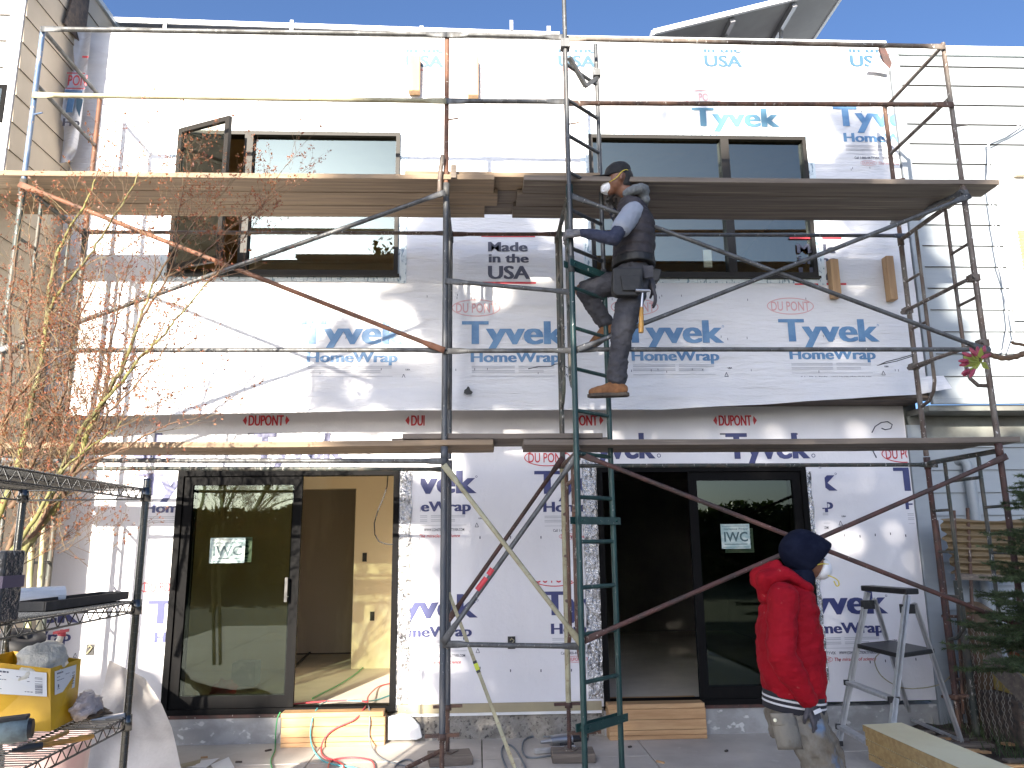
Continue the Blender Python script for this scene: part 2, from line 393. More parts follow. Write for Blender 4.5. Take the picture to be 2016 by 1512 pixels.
def holed_wall(x0, x1, z0, z1, holes, Y, thick, mi=0, mb=None):
    mb = mb or MB()
    xs = sorted({x0, x1} | {h[0] for h in holes} | {h[1] for h in holes}); zs = sorted({z0, z1} | {h[2] for h in holes} | {h[3] for h in holes})
    for i in range(len(xs) - 1):
        for j in range(len(zs) - 1):
            cx, cz = (xs[i] + xs[i + 1]) / 2, (zs[j] + zs[j + 1]) / 2
            if any(h[0] < cx < h[1] and h[2] < cz < h[3] for h in holes): continue
            mb.add([(xs[i], Y, zs[j]), (xs[i + 1], Y, zs[j]), (xs[i + 1], Y, zs[j + 1]), (xs[i], Y, zs[j + 1])], [(0, 1, 2, 3)], mi)
            mb.add([(xs[i], Y + thick, zs[j]), (xs[i + 1], Y + thick, zs[j]), (xs[i + 1], Y + thick, zs[j + 1]), (xs[i], Y + thick, zs[j + 1])], [(3, 2, 1, 0)], mi)
    for (a, b, c, d) in holes:   # reveals
        mb.add([(a, Y, c), (b, Y, c), (b, Y + thick, c), (a, Y + thick, c)], [(3, 2, 1, 0)], mi)
        mb.add([(a, Y, d), (b, Y, d), (b, Y + thick, d), (a, Y + thick, d)], [(0, 1, 2, 3)], mi)
        mb.add([(a, Y, c), (a, Y, d), (a, Y + thick, d), (a, Y + thick, c)], [(3, 2, 1, 0)], mi)
        mb.add([(b, Y, c), (b, Y, d), (b, Y + thick, d), (b, Y + thick, c)], [(0, 1, 2, 3)], mi)
    return mb

W1 = (P(338, 0, YU).x, 0, 0, 0)
def rect_px(x0, x1, y0, y1, Y):
    a, b = P(x0, (y0 + y1) / 2, Y), P(x1, (y0 + y1) / 2, Y)
    return (a.x, b.x, P((x0 + x1) / 2, y1, Y).z, P((x0 + x1) / 2, y0, Y).z)
wl = rect_px(340, 786, 262, 541, YU)
wr = rect_px(1162, 1596, 270, 545, YU)
wl = (wl[0] + .01, wl[1], wl[2], wl[3])
up = holed_wall(XL, XR, 2.86, ZT, [wl, wr], YU, .12)
for (x0, x1) in ((XL, XL), (XR, XR)):   # the ends of the projecting storey
    up.add([(x0, YU, 2.86), (x0, 4.6, 2.86), (x0, 4.6, ZT), (x0, YU, ZT)], [(0, 1, 2, 3)], 0)
# upper print: the blocks are one width of the roll apart
REF = P(912, 677, YU); DX = P(1227, 660, YU).x - P(912, 660, YU).x; BW = P(1543, 677, YU); BWW = P(1735, 677, YU).x - BW.x
yp = YU - .004
for k, ox in ((-1, -DX), (0, 0), (1, DX), (2, 2 * DX)):
    brand_block(up, REF.x + ox, REF.z + (.012 * k if k > 0 else 0), BWW, yp, 1, 6, parts='THSCM' if k < 0 else 'OTHSCM')
for k in (0, 1, 2):
    x = P(962, 510, YU).x + k * DX
    for s, a, b, yb, yt in (('Made', 0, 74, 495, 477), ('in the', 1, 76, 517, 500), ('USA', 0, 78, 549, 524)):
        z0, z1 = P(1000, yb, YU).z, P(1000, yt, YU).z
        u = BWW / 190
        if k != 1: text(up, s, x + a * u, x + b * u, z0, z1, yp, 4, .035)
    if k != 1:
        for yy, a, b in ((465, -14, 90), (557, -12, 90)):
            rectp(up, x + a * u, x + b * u, P(1000, yy + 2, YU).z, P(1000, yy - 2, YU).z, yp, 2)
# top rows
for px in (800, 1100, 1388, 1675):
    a, b = P(px, 130, YU), P(px + 72, 130, YU)
    text(up, 'USA', a.x, b.x, P(px, 131, YU).z, P(px, 109, YU).z, yp, 5, .035)
    text(up, 'in the', a.x, b.x, P(px, 103, YU).z, P(px, 88, YU).z, yp, 5, .035, clip=(-9, 9, 0, P(px, 97, YU).z))
    rectp(up, a.x - .03, a.x + (.12 if px == 1388 else .3), P(px, 139, YU).z, P(px, 135, YU).z, yp, 6)
for px, w, pr in ((1365, 168, 'OTH'), (1645, 178, 'OTHSCM')):
    a = P(px, 248, YU); brand_block(up, a.x, a.z, P(px + w, 248, YU).x - a.x, yp, 7 if px < 1500 else 1, 6, parts=pr, clip=(a.x - .3, XR, 2, 7) if px > 1500 else (a.x - .3, XR, wr[3] + .05, 7))
# staples and nail heads
for i in range(150):
    x, z = random.uniform(XL + .1, XR - .1), random.choice([3.05, 3.35, 3.72, 4.6, 5.0, 5.6, 5.95]) + random.uniform(-.02, .02)
    if any(h[0] - .05 < x < h[1] + .05 and h[2] - .05 < z < h[3] + .05 for h in (wl, wr)): continue
    rectp(up, x, x + .005, z, z + .02, yp, 4)
up.build('upper_wall', INK('wrap', 'blue', 'red'), house)
# loose skirt of the wrap hanging below the upper wall, its right end lifted
skt = [P(100, 820, YU), P(240, 819, YU), P(640, 812, YU), P(1000, 808, YU), P(1300, 808, YU), P(1500, 797, YU), P(1640, 788, YU), P(1800, 778, YU), P(1870, 766, YU - .12)]
def skirt(u, v):
    t = u * (len(skt) - 1); i = min(int(t), len(skt) - 2); b = skt[i].lerp(skt[i + 1], t - i)
    x = XL + (4.28 - XL) * u if u > .97 else b.x
    x = b.x
    top = 3.0
    z = b.z + (top - b.z) * v
    y = YU - .012 - .05 * (1 - v) * (.5 + .5 * sin(u * 37) * sin(u * 11 + 1)) - (0 if u < .88 else (u - .88) * .9 * (1 - v * .6))
    return (x, y, z)
sk = MB(); sk.grid(skirt, 90, 10); sk.build('wrap_skirt', M['wrap'], house)
# strip of wrap hanging loose over the neighbour's side wall
fl = MB()
fe = [(138, 62, 180, 62), (135, 110, 176, 100), (128, 150, 170, 150), (127, 180, 165, 190), (120, 230, 160, 240), (112, 280, 152, 292), (102, 312, 150, 300), (112, 324, 140, 316)]
def flap(u, v):
    t = v * (len(fe) - 1); i = min(int(t), len(fe) - 2); f = t - i
    c = [fe[i][k] * (1 - f) + fe[i + 1][k] * f for k in range(4)]
    y = -.50 + .06 * sin(v * 9) * (1 - u) - .03 * sin(u * 7 + v * 5)
    return P(c[0] + (c[2] - c[0]) * u, c[1] + (c[3] - c[1]) * u, y)
fl.grid(flap, 12, 40)
q = lambda px, py: P(px, py, -.575)
def ink_px(mb, pts, mi, Y=-.575): mb.prism([P(a, b, Y) for a, b in pts], (0, .004, 0), mi)
text(fl, 'PON', q(133, 168).x, q(170, 168).x, q(150, 168).z, q(150, 148).z, -.575, 2, .012)
rectp(fl, q(132, 143).x, q(168, 143).x, q(150, 145).z, q(150, 143).z, -.575, 2)
rectp(fl, q(130, 173).x, q(167, 173).x, q(150, 175).z, q(150, 173).z, -.575, 2)
ink_px(fl, [(128, 177), (162, 178), (160, 192), (147, 192), (142, 221), (129, 221), (134, 191), (127, 190)], 1)
ink_px(fl, [(150, 192), (164, 195), (156, 230), (150, 214)], 5)
text(fl, 'Ho', q(124, 245).x, q(156, 245).x, q(140, 248).z, q(140, 233).z, -.575, 4, .035)
rectp(fl, q(162, 110).x, q(174, 110).x, q(168, 114).z, q(168, 110).z, -.575, 2)
fl.build('loose_wrap_strip', INK('wrap', 'blue', 'red'), house)
# parapet coping, roof, soffit
mb = MB(); mb.box((XL, YU - .02, ZT), (XR, YU + .14, ZT + .035)); mb.build('coping', M['coping'], house)
mb = MB(); mb.box((XL + .01, YU + .14, ZT - .2), (XR - .01, 4.6, ZT - .15)); mb.build('roof', M['roofing'], house)
mb = MB(); mb.box((XL, YU + .012, 2.80), (XR, .12, 2.857)); mb.box((P(1400, 810, YU).x, YU - .005, 2.81), (XR, YU + .010, 2.858)); mb.build('soffit', M['dark_wood_and_lap_shade'], house)

# ---- upstairs windows
def window(h, mull, name, tape):
    x0, x1, z0, z1 = h
    t = MB()   # tape around the opening lies on the wrap
    w = .075
    for (a, b, c, d) in ((x0 - w, x1 + w, z1, z1 + .05), (x0 - w, x0, z0 - w, z1), (x1, x1 + w, z0 - w, z1), (x0, x1, z0 - .06, z0)):
        t.box((a, YU - .008, c), (b, YU - .002, d))
    fr = MB(); f = .036; yo, yi = YU - .035, YU + .06
    fr.box((x0, yo, z1 - f), (x1, yi, z1)); fr.box((x0, yo, z0), (x1, yi, z0 + f))
    fr.box((x0, yo, z0 + f), (x0 + f, yi, z1 - f)); fr.box((x1 - f, yo, z0 + f), (x1, yi, z1 - f))
    for m in mull: fr.box((m - .038, yo - .004, z0 + f), (m + .038, yi, z1 - f))
    # dark rubber lip and inner sill
    fr.box((x0 - .015, YU - .05, z0 - .022), (x1 + .015, YU + .02, z0 - .002))
    wd = fr.build('window', M['bronze'], house)
    t.build('window_tape', tape, wd)
    return wd
wleft_m = P(485, 400, YU).x
wdl = window(wl, [wleft_m], 'left', M['ptape'])
wdr = window(wr, [P(1432, 400, YU).x], 'right', M['ptape'])
def pane(x0, x1, z0, z1, Y, parent, m='glass', name='pane'):
    g = MB(); g.add([(x0, Y, z0), (x1, Y, z0), (x1, Y, z1), (x0, Y, z1)], [(0, 1, 2, 3)]); return g.build(name, M[m], parent)
pane(wleft_m + .037, wl[1] - .035, wl[2] + .035, wl[3] - .035, YU + .012, wdl)
m = P(1432, 400, YU).x
pane(wr[0] + .035, m - .037, wr[2] + .035, wr[3] - .035, YU + .012, wdr); pane(m + .037, wr[1] - .035, wr[2] + .035, wr[3] - .035, YU + .014, wdr)
g = MB(); a, b = P(1385, 490, YU), P(1404, 525, YU)
g.box((a.x, YU + .022, b.z), (b.x, YU + .024, a.z)); g.build('paper_label', M['white_paint'], wdr)
# open casement sash, hinged on its left side
ang = rad(24); hx, hy = wl[0] + .02, YU - .05; sw = wleft_m - wl[0] - .06
dx, dy = cos(ang), -sin(ang)
sh = MB(); zc0, zc1 = wl[2] + .02, wl[3] - .005
def sbar(u0, u1, z0, z1, th=.035):
    c = Vector((hx + dx * (u0 + u1) / 2, hy + dy * (u0 + u1) / 2, (z0 + z1) / 2))
    sh.obox(c, Vector((dx, dy, 0)) * (u1 - u0) / 2, Vector((-dy, dx, 0)) * th / 2, Vector((0, 0, (z1 - z0) / 2)))
for (u0, u1, z0, z1) in ((0, .045, zc0, zc1), (sw - .045, sw, zc0, zc1), (.045, sw - .045, zc0, zc0 + .045), (.045, sw - .045, zc1 - .045, zc1)): sbar(u0, u1, z0, z1)
sash = sh.build('open_sash', M['bronze'], wdl)
g = MB(); q0 = Vector((hx + dx * .045, hy + dy * .045, 0)); q1 = Vector((hx + dx * (sw - .045), hy + dy * (sw - .045), 0))
g.add([q0 + Vector((0, 0, zc0 + .045)), q1 + Vector((0, 0, zc0 + .045)), q1 + Vector((0, 0, zc1 - .045)), q0 + Vector((0, 0, zc1 - .045))], [(0, 1, 2, 3)])
g.build('pane', M['glass'], wdl)
# rooms upstairs
mb = MB()
def room(mb, x0, x1, y0, y1, z0, z1, mi=(0, 0, 0), front=False):
    mb.add([(x0, y0, z0), (x1, y0, z0), (x1, y1, z0), (x0, y1, z0)], [(0, 1, 2, 3)], mi[0])
    mb.add([(x0, y0, z1), (x1, y0, z1), (x1, y1, z1), (x0, y1, z1)], [(3, 2, 1, 0)], mi[2])
    mb.add([(x0, y1, z0), (x1, y1, z0), (x1, y1, z1), (x0, y1, z1)], [(0, 1, 2, 3)], mi[1])
    mb.add([(x0, y0, z0), (x0, y1, z0), (x0, y1, z1), (x0, y0, z1)], [(0, 1, 2, 3)], mi[1])
    mb.add([(x1, y0, z0), (x1, y1, z0), (x1, y1, z1), (x1, y0, z1)], [(3, 2, 1, 0)], mi[1])
room(mb, XL + .05, .1, YU + .125, 4.2, 2.95, 5.75); room(mb, .2, XR - .05, YU + .125, 4.2, 2.95, 5.75)
mb.build('upstairs_room', M['upstairs'], house)

# ---- lower wall
dl = (P(345, 1150, 0).x + .0, P(790, 1150, 0).x, P(330, 1412, 0).z, P(560, 926, 0).z)
dl = (-2.62, -.70, .235, 2.245)
dr = (1.05, 2.95, .235, 2.255)
lw = holed_wall(XL, 3.93, .235, 2.80, [dl, dr], YL, .14)
LX = lambda px, py: P(px, py, 0)
yl = -.004
lw_clip_mid = (LX(828, 950).x, LX(1160, 950).x, 0, 9); lw_bot = (LX(788, 1200).x, LX(1165, 1200).x, 0, LX(950, 1145).z)
def lblock(px, pyb, px1, clip, parts, ink=1, red=2):
    a = LX(px, pyb); brand_block(lw, a.x, a.z, LX(px1, pyb).x - a.x, yl, ink, red, clip, parts)
top = LX(950, 1143).z
lblock(745, 972, 936, (lw_clip_mid[0], lw_clip_mid[1], top, 9), 'THSCM'); lblock(1055, 972, 1246, (lw_clip_mid[0], lw_clip_mid[1], top, 9), 'OTHSCM')
lblock(745, 1218, 938, lw_bot, 'THSCM'); lblock(1070, 1211, 1262, lw_bot, 'OTHSCM')
rclip_t = (LX(1588, 1000).x, LX(1800, 1000).x, LX(1700, 1134).z, 9); rclip_b = (LX(1592, 1200).x, LX(1830, 1200).x, 0, LX(1700, 1136).z)
lblock(1455, 967, 1646, (LX(1614, 950).x, LX(1800, 1000).x, LX(1700, 1134).z, 9), 'THSCM'); lblock(1765, 966, 1956, (rclip_t[0], LX(1797, 1000).x, rclip_t[2], 9), 'OTHSCM')
lblock(1553, 1210, 1746, rclip_b, 'THSCM')
lclip = (LX(190, 1200).x, dl[0] - .01, 0, 9)
lblock(292, 1228, 484, lclip, 'OTHSCM'); lblock(272, 975, 460, (LX(262, 950).x, dl[0] - .01, 0, 9), 'THS', 1)
lblock(-42, 1228, 152, (XL, LX(160, 1200).x, 0, 9), 'THSCM')
# header strip over the doors: larger print cut by the planks, red diamond logos
zt0, zt1 = LX(1000, 910).z, LX(1000, 855).z
for a, b in ((500, 672), (1140, 1288), (1432, 1592), (262, 345)):
    text(lw, 'Tyvek' if a != 262 else 'ek', LX(a, 890).x, LX(b, 890).x, LX(a, 903).z, LX(a, 853).z, yl, 1, .035, track=1.0)
    oval(lw, LX(b + 9, 897).x, LX(b + 9, 897).z, .018, .018, .006, yl, 1)
for a, b, cl in ((478, 570, None), (798, 890, (-9, LX(836, 830).x, 0, 9)), (1096, 1188, (LX(1134, 830).x, 9, 0, 9)), (1404, 1490, None)):
    x0, x1, z0, z1 = LX(a, 830).x, LX(b, 830).x, LX(a, 838).z, LX(a, 818).z
    w = x1 - x0; zc = (z0 + z1) / 2; h = (z1 - z0)
    text(lw, 'DUPONT', x0 + w * .13, x1 - w * .13, z0, z1, yl, 2, .03, cl)
    for s, xx in ((1, x0), (-1, x1)):
        shape(lw, [(xx, zc), (xx + s * w * .07, zc - h * .45), (xx + s * w * .09, zc), (xx + s * w * .07, zc + h * .45)][::s], yl, 2, cl)
for px, w in ((488, 36), (643, 10), (1417, 36), (1560, 10), (1258, 9)):
    rectp(lw, LX(px, 854).x, LX(px + w, 854).x, LX(px, 856).z, LX(px, 853).z, yl, 4)
text(lw, 'ap', LX(1578, 945).x, LX(1603, 945).x, LX(1590, 946).z, LX(1590, 925).z, yl, 1, .03, (dr[1] + .05, 9, 0, LX(1700, 924).z))
# staples
for (x0, x1, yy) in ((800, 1160, 1062), (800, 1160, 1320), (1620, 1800, 1056), (1640, 1820, 1303)):
    for k in range(6):
        px = x0 + (x1 - x0) * (k + .4) / 6 ; a = LX(px, yy + random.uniform(-3, 3)); rectp(lw, a.x, a.x + .009, a.z, a.z + .022, yl, 4)
lw.build('lower_wall', INK('wrap_flat', 'navy', 'red'), house)
# overlapping sheet edges, patches and pencilled loop
ov = MB()
ov.box((LX(1583, 1000).x, -.0075, LX(1600, 1000).z), (LX(1628, 1000).x, -.0065, LX(1600, 922).z), 0)
ov.build('wrap_patch', M['wrap_flat'], house)
pl = MB(); pts = [LX(a, b) + Vector((0, -.006, 0)) for a, b in ((1716, 852), (1722, 840), (1734, 832), (1747, 830), (1756, 836), (1753, 844), (1742, 846), (1735, 843))]
pl.tube(pts, .0045, 6); pts = [LX(a, b) + Vector((0, -.006, 0)) for a, b in ((1716, 884), (1720, 892), (1725, 901))]
pl.tube(pts, .0045, 6); pl.build('marker_scrawl', M['dark_ink'], house)
# outlet holes in the wrap
for (px, py, w, h) in ((1007, 1265, 15, 24), (178, 1279, 13, 22)):
    a, b = LX(px - w / 2, py - h / 2), LX(px + w / 2, py + h / 2)
    o = MB(); o.box((a.x, -.010, b.z), (b.x, .01, a.z)); bx = o.build('outlet_box', M['black_plastic'], house)
    o = MB(); c = (a + b) / 2
    o.tube([c + Vector((-.02, -.012, -.03)), c + Vector((.0, -.022, -.01)), c + Vector((.022, -.02, .02)), c + Vector((.0, -.02, .035)), c + Vector((-.012, -.015, .02))], .006, 6); o.build('wire', M['creamtube'], bx)
hole = MB(); c = P(922, 768, YU - .052)
hole.prism([c + Vector((dx * .0043, 0, dz * .0043)) for dx, dz in ((-9, -6), (-3, -9), (6, -8), (9, -4), (4, 0), (2, 6), (-1, 8), (-4, 3), (-8, 0))], (0, .003, 0)); hole.build('torn_hole', M['black_plastic'], house)
# foil tape beside the doors, base flashing, foundation
fo = MB()
def strip(mb, x0, x1, z0, z1, y0=-.012, n=14, amp=.010):
    def f(u, v): return (x0 + (x1 - x0) * u + .004 * sin(v * 40), y0 - amp * mnoise.noise((u * 3, v * 22, x0)) , z0 + (z1 - z0) * v)
    mb.grid(f, 5, 60)
for a_ in ((dl[1], dl[1] + .11, .235, 2.25), (dr[0] - .13, dr[0] - .0, .30, 2.32), (dr[1], dr[1] + .05, .4, 2.2)):
    fo = MB(); strip(fo, *a_); fo.build('foil_tape', M['foil'], house)
mb = MB(); mb.box((dl[1] + .02, -.016, LX(950, 1402).z), (dr[0] - .02, -.005, LX(950, 1384).z)); mb.build('base_flashing', M['tan_strip'], house)
mb = MB(); mb.box((dl[1] + .02, -.013, LX(950, 1408).z), (dr[0] - .02, -.006, LX(950, 1402).z - .002)); mb.build('drip_edge', M['white_metal'], house)
fd = MB()
def fnd(u, v):
    x = dl[1] + (dr[0] - dl[1]) * u
    return (x, .012 - .018 * mnoise.noise((x * 7, v * 3, 1)) - .012 * (1 - v), -.05 + .27 * v)
fd.grid(fnd, 80, 12); fd.build('foundation', M['concrete'], house)
for a_, b_ in ((XL, dl[1]), (dr[0], 3.93)):
    mb = MB(); mb.box((a_, .003, -.05), (b_, .14, .20)); mb.build('foundation_curb', M['smooth_conc'], house)
mb = MB(); mb.box((dl[0] - .05, -.012, .203), (-1.62, .13, .232)); mb.box((dr[0] + .8, -.012, .203), (dr[1], .13, .232)); mb.build('sill_board', M['redrust'], house)
# ---- sliding doors
def slider(d, glass_left, hx):
    x0, x1, z0, z1 = d; f = .05
    fr = MB(); ya, yb = -.03, .10
    fr.box((x0, ya, z1 - f), (x1, yb, z1)); fr.box((x0, ya, z0), (x1, yb, z0 + .045)); fr.box((x0, ya, z0 + .045), (x0 + f, yb, z1 - f)); fr.box((x1 - f, ya, z0 + .045), (x1, yb, z1 - f))
    door = fr.build('sliding_door', M['black_frame'], house)
    a, b = (x0 + f, hx) if glass_left else (hx, x1 - f)
    for k, yy in ((0, .012), (1, .058)):
        pf = MB(); s = .075
        lo, hi = z0 + .047, z1 - f - .002; aa, bb = a + .004 + (.02 if k else 0), b - .002 - (.02 if k else 0)
        pf.box((aa, yy - .018, lo), (bb, yy + .018, lo + s + .02)); pf.box((aa, yy - .018, hi - s), (bb, yy + .018, hi))
        pf.box((aa, yy - .018, lo + s + .02), (aa + s, yy + .018, hi - s)); pf.box((bb - s, yy - .018, lo + s + .02), (bb, yy + .018, hi - s))
        pf.build('panel_frame', M['black_frame'], door)
        pane(aa + s, bb - s, lo + s + .02, hi - s, yy, door, 'door_glass')
    return door, a, b
d1, a1, b1 = slider(dl, True, LX(588, 1150).x)
hd = MB(); c = LX(567, 1160); hd.box((c.x - .012, -.075, c.z - .10), (c.x + .012, -.045, c.z + .10)); hd.box((c.x - .012, -.045, c.z - .09), (c.x + .012, -.008, c.z - .06)); hd.box((c.x - .012, -.045, c.z + .06), (c.x + .012, -.008, c.z + .09))
hd.build('handle', M['black_plastic'], d1)
d2, a2, b2 = slider(dr, False, LX(1365, 1150).x)
M['sticker'] = mat('pale_sticker', (.30, .42, .42), .4, col2=(.55, .62, .58), nscale=(7, 7, 12), thr=(.45, .6))
M['sticker_ink'] = mat('sticker_ink', (.05, .10, .11), .5)
def sticker(px, py, w, h, parent, Y=.0105, back=True):
    a, b = P(px, py, Y), P(px + w, py + h, Y); s = MB()
    def tt(ox, oz, Y, kk):
        x0, x1, z0, z1 = a.x + ox, b.x + ox, b.z + oz, a.z + oz; W, H = x1 - x0, z1 - z0
        s.box((x0, Y, z0), (x1, Y + .001, z1), 0)
        for (p, q, r, t) in ((x0 + .01, x1 - .01, z0 + .012, z0 + .016), (x0 + .01, x1 - .01, z1 - .02, z1 - .016)): rectp(s, p, q, r, t, Y - .001, 1)
        text(s, 'IWC', x0 + W * .1, x1 - W * .08, z0 + H * .30, z0 + H * .68, Y - .001, 1, .02)
        text(s, 'International Window', x0 + W * .1, x1 - W * .06, z1 - H * .24, z1 - H * .15, Y - .001, 1, .01, italic=.2)
        rectp(s, x0 + W * .1, x1 - W * .1, z0 + H * .17, z0 + H * .20, Y - .001, 1)
    tt(0, 0, Y - .004, 1)
    st = s.build('sticker', [M['sticker'], M['sticker_ink']], parent)
    s = MB(); tt(.045, -.035 if px > 1000 else .004, Y + .044, 0); s.build('sticker', [M['sticker'], M['sticker_ink']], parent)
sticker(415, 1059, 66, 49, d1); sticker(1418, 1032, 60, 48, d2)
# ---- rooms downstairs
mb = MB(); room(mb, XL + .1, -.42, .141, 4.3, .22, 2.55, (1, 0, 0))
mb.build('left_room', [M['drywall'], M['room_floor']], house)
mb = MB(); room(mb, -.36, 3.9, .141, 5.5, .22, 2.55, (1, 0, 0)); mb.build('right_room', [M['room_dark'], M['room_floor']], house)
# partition with a doorway seen through the open door
pa = MB(); yp2 = 2.35
xa, xb = P(587, 1100, yp2).x, P(697, 1100, yp2).x; zt = P(640, 962, yp2).z
pa.box((XL + .12, yp2, .221), (xa, yp2 + .1, 2.54)); pa.box((xa, yp2, zt), (xb, yp2 + .1, 2.54)); pa.box((xb, yp2, .221), (-.43, yp2 + .1, 2.54))
pw = pa.build('partition', M['drywall'], house)
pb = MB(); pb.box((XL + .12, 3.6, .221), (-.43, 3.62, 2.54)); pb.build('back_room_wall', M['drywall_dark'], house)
pb = MB(); pb.box((XL + .12, 3.59, .222), (-.43, 3.60, .235)); pb.build('back_room_baseboard', M['dark_wood_and_lap_shade'], house)
for (px, py) in ((718, 1097), (733, 1213)):
    a = P(px, py, yp2); o = MB(); o.box((a.x - .025, yp2 - .006, a.z - .05), (a.x + .025, yp2, a.z + .05)); o.build('outlet_box', M['black_plastic'], pw)
# cable hanging inside the left doorway
cb = MB(); cb.tube([P(a, b, .3) for a, b in ((764, 932), (762, 958), (755, 980), (744, 1005), (737, 1030), (738, 1052), (746, 1066), (760, 1071), (775, 1072))], .006, 6); cb.build('loose_cable', M['black_plastic'], house)
# wood blocks nailed to the wall
for i, (x0, x1, y0, y1, mm) in enumerate(((805, 826, 108, 178, 'fir_v'), (921, 942, 110, 187, 'fir_v'), (1634, 1658, 509, 584, 'fir_v'), (1744, 1769, 503, 589, 'fir_v'))):
    a, b = P(x0, y0, YU - .09), P(x1, y1, YU - .09); o = MB(); o.box((a.x, YU - .09, b.z), (b.x, YU - .005, a.z)); o.build('nailed_wood_block', M[mm], house, bevel=.006)
# torn corner at the top right with exposed framing
o = MB(); a, b = P(1735, 95, YU - .02), P(1752, 140, YU - .02)
o.prism([P(1731, 93, YU - .03), P(1743, 94, YU - .03), P(1756, 124, YU - .03), P(1752, 135, YU - .03), P(1742, 128, YU - .03)][::-1], (0, .02, 0)); o.build('exposed_framing', M['redrust'], house)
o = MB(); o.prism([P(1726, 105, YU - .045), P(1738, 122, YU - .045), P(1752, 136, YU - .045), P(1748, 146, YU - .045), P(1730, 142, YU - .045), P(1706, 140, YU - .045)][::-1], (0, .004, 0)); o.build('torn_wrap', M['wrap'], house)
# ------------------------------------------------------------------ ground
mb = MB(); mb.add([(-90, -140, -.012), (90, -140, -.012), (90, 60, -.012), (-90, 60, -.012)], [(0, 1, 2, 3)])
M['lawn'] = mat('garden_ground', (.045, .06, .022), .95, col2=(.07, .075, .032), nscale=(1.5, 1.5, 1.5), thr=(.35, .65), bump=.8, bscale=(25, 25, 25), bdist=.05)
tag(mb.build('ground', M['lawn']), kind='structure')
mb = MB()
xs = [-5.2, -3.9, -2.55, -1.28, 0.02, 1.30, 2.58, 3.42]; ys = [-9.6, -8.3, -7.0, -5.7, -4.4, -3.1, -1.85, -.62, .06]
for i in range(len(xs) - 1):
    for j in range(len(ys) - 1):
        g = .004; mb.box((xs[i] + g, ys[j] + g, -.08), (xs[i + 1] - g, ys[j + 1] - g, random.uniform(-.002, .002)))
tag(mb.build('patio', M['patio'], bevel=.004), kind='structure')
mb = MB()
def soil(u, v):
    x, y = 3.43 + 5 * u, -6.5 + 6.5 * v
    return (x, y, .012 + .07 * (mnoise.noise((x * 2.2, y * 2.2, 0)) + .5 * mnoise.noise((x * 7, y * 7, 3))) * min(1, u * 12) + .02)
mb.grid(soil, 90, 90); tag(mb.build('soil_bed', M['soil']), kind='structure')

# ------------------------------------------------------------------ neighbours
lap = .205
def siding(mb, a, b, z0, z1, out, step=lap, lip=.022, mi=0):
    """lapped boards between plan points a and b; out = outward direction"""
    a, b, o = Vector((*a, 0)), Vector((*b, 0)), Vector((*out, 0)); z = z0
    while z < z1 - .01:
        t = min(z + step, z1)
        p = [a + Vector((0, 0, z)), b + Vector((0, 0, z)), b + Vector((0, 0, t)), a + Vector((0, 0, t))]
        q = [p[0] + o * lip, p[1] + o * lip, p[2] + o * .003, p[3] + o * .003]
        mb.add(p + q, [(4, 5, 6, 7), (3, 7, 6, 2), (0, 4, 7, 3), (1, 2, 6, 5)], mi); mb.add(p[:2] + q[:2], [(0, 1, 3, 2)], 1); z = t  # undersides take the dark second material: lap shadow lines put in as colour
LNX, LNY = -3.675, -1.2
ln = thing('neighbour_house', (-6.5, 0, 0), 'white sided neighbour house at the left edge with a tan shaded side wall', 'house', )
mb = MB(); siding(mb, (-10, LNY), (LNX, LNY), -.05, 6.75, (0, -1), .235); mb.box((LNX - .10, LNY - .02, -.05), (LNX + .002, LNY - .0165, 6.75)); mb.build('front_wall', [M['white_paint'], M['dark_wood_and_lap_shade']], ln)
mb = MB(); siding(mb, (LNX, LNY), (LNX, 3), -.05, 6.75, (1, 0), .235, .013); mb.build('side_wall', [M['tan_paint'], M['dark_wood_and_lap_shade']], ln)
mb = MB(); mb.box((-10, LNY - .03, 6.75), (LNX + .03, 5, 6.80)); mb.build('coping', M['coping'], ln)
mb = MB(); mb.prism([(LNX + .02, -.72, 6.12), (LNX + .02, -.38, 6.12), (LNX + .02, -.38, 6.62), (LNX + .02, -.60, 6.62)], (.02, 0, 0)); mb.build('dark_flashing', M['dark_wood_and_lap_shade'], ln)
mb = MB(); a, b = P(-60, 165, LNY - .03), P(3, 240, LNY - .03)
mb.box((a.x, LNY - .03, b.z), (b.x, LNY - .019, a.z), 0); wn = mb.build('window', M['black_frame'], ln)
pane(a.x + .05, b.x - .03, b.z + .04, a.z - .04, LNY - .0325, wn)

RX = 3.975
rn = thing('neighbour_house', (6.5, 0, 0), 'grey-white sided neighbour house on the right with a window and hanging cables', 'house')
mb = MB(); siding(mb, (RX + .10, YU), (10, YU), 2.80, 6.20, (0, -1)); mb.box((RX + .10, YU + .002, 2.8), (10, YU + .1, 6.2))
mb.build('upper_wall', [M['grey_paint'], M['dark_wood_and_lap_shade']], rn)
mb = MB(); mb.box((RX + .005, YU - .022, 2.80), (RX + .098, YU + .10, 6.20)); mb.box((3.935, -.022, -.05), (4.06, .10, 2.62)); mb.build('corner_board', M['grey_paint'], rn)
mb = MB(); mb.box((RX, YU - .028, 6.20), (10, 5, 6.30)); mb.build('coping', M['coping'], rn)
mb = MB(); mb.box((RX + .02, YU - .025, 2.755), (10, YU + .02, 2.798)); mb.build('drip_trim', M['grey_paint'], rn)
mb = MB(); mb.box((RX, YU + .02, 2.70), (10, .15, 2.75)); mb.box((3.95, -.02, 2.45), (10, .0, 2.699)); mb.box((3.90, .03, 2.25), (4.07, .12, 2.95)); mb.build('soffit', M['soffit'], rn)
mb = MB(); siding(mb, (4.062, 0), (10, 0), -.05, 2.45, (0, -1)); mb.build('lower_wall', [M['grey_paint'], M['dark_wood_and_lap_shade']], rn)
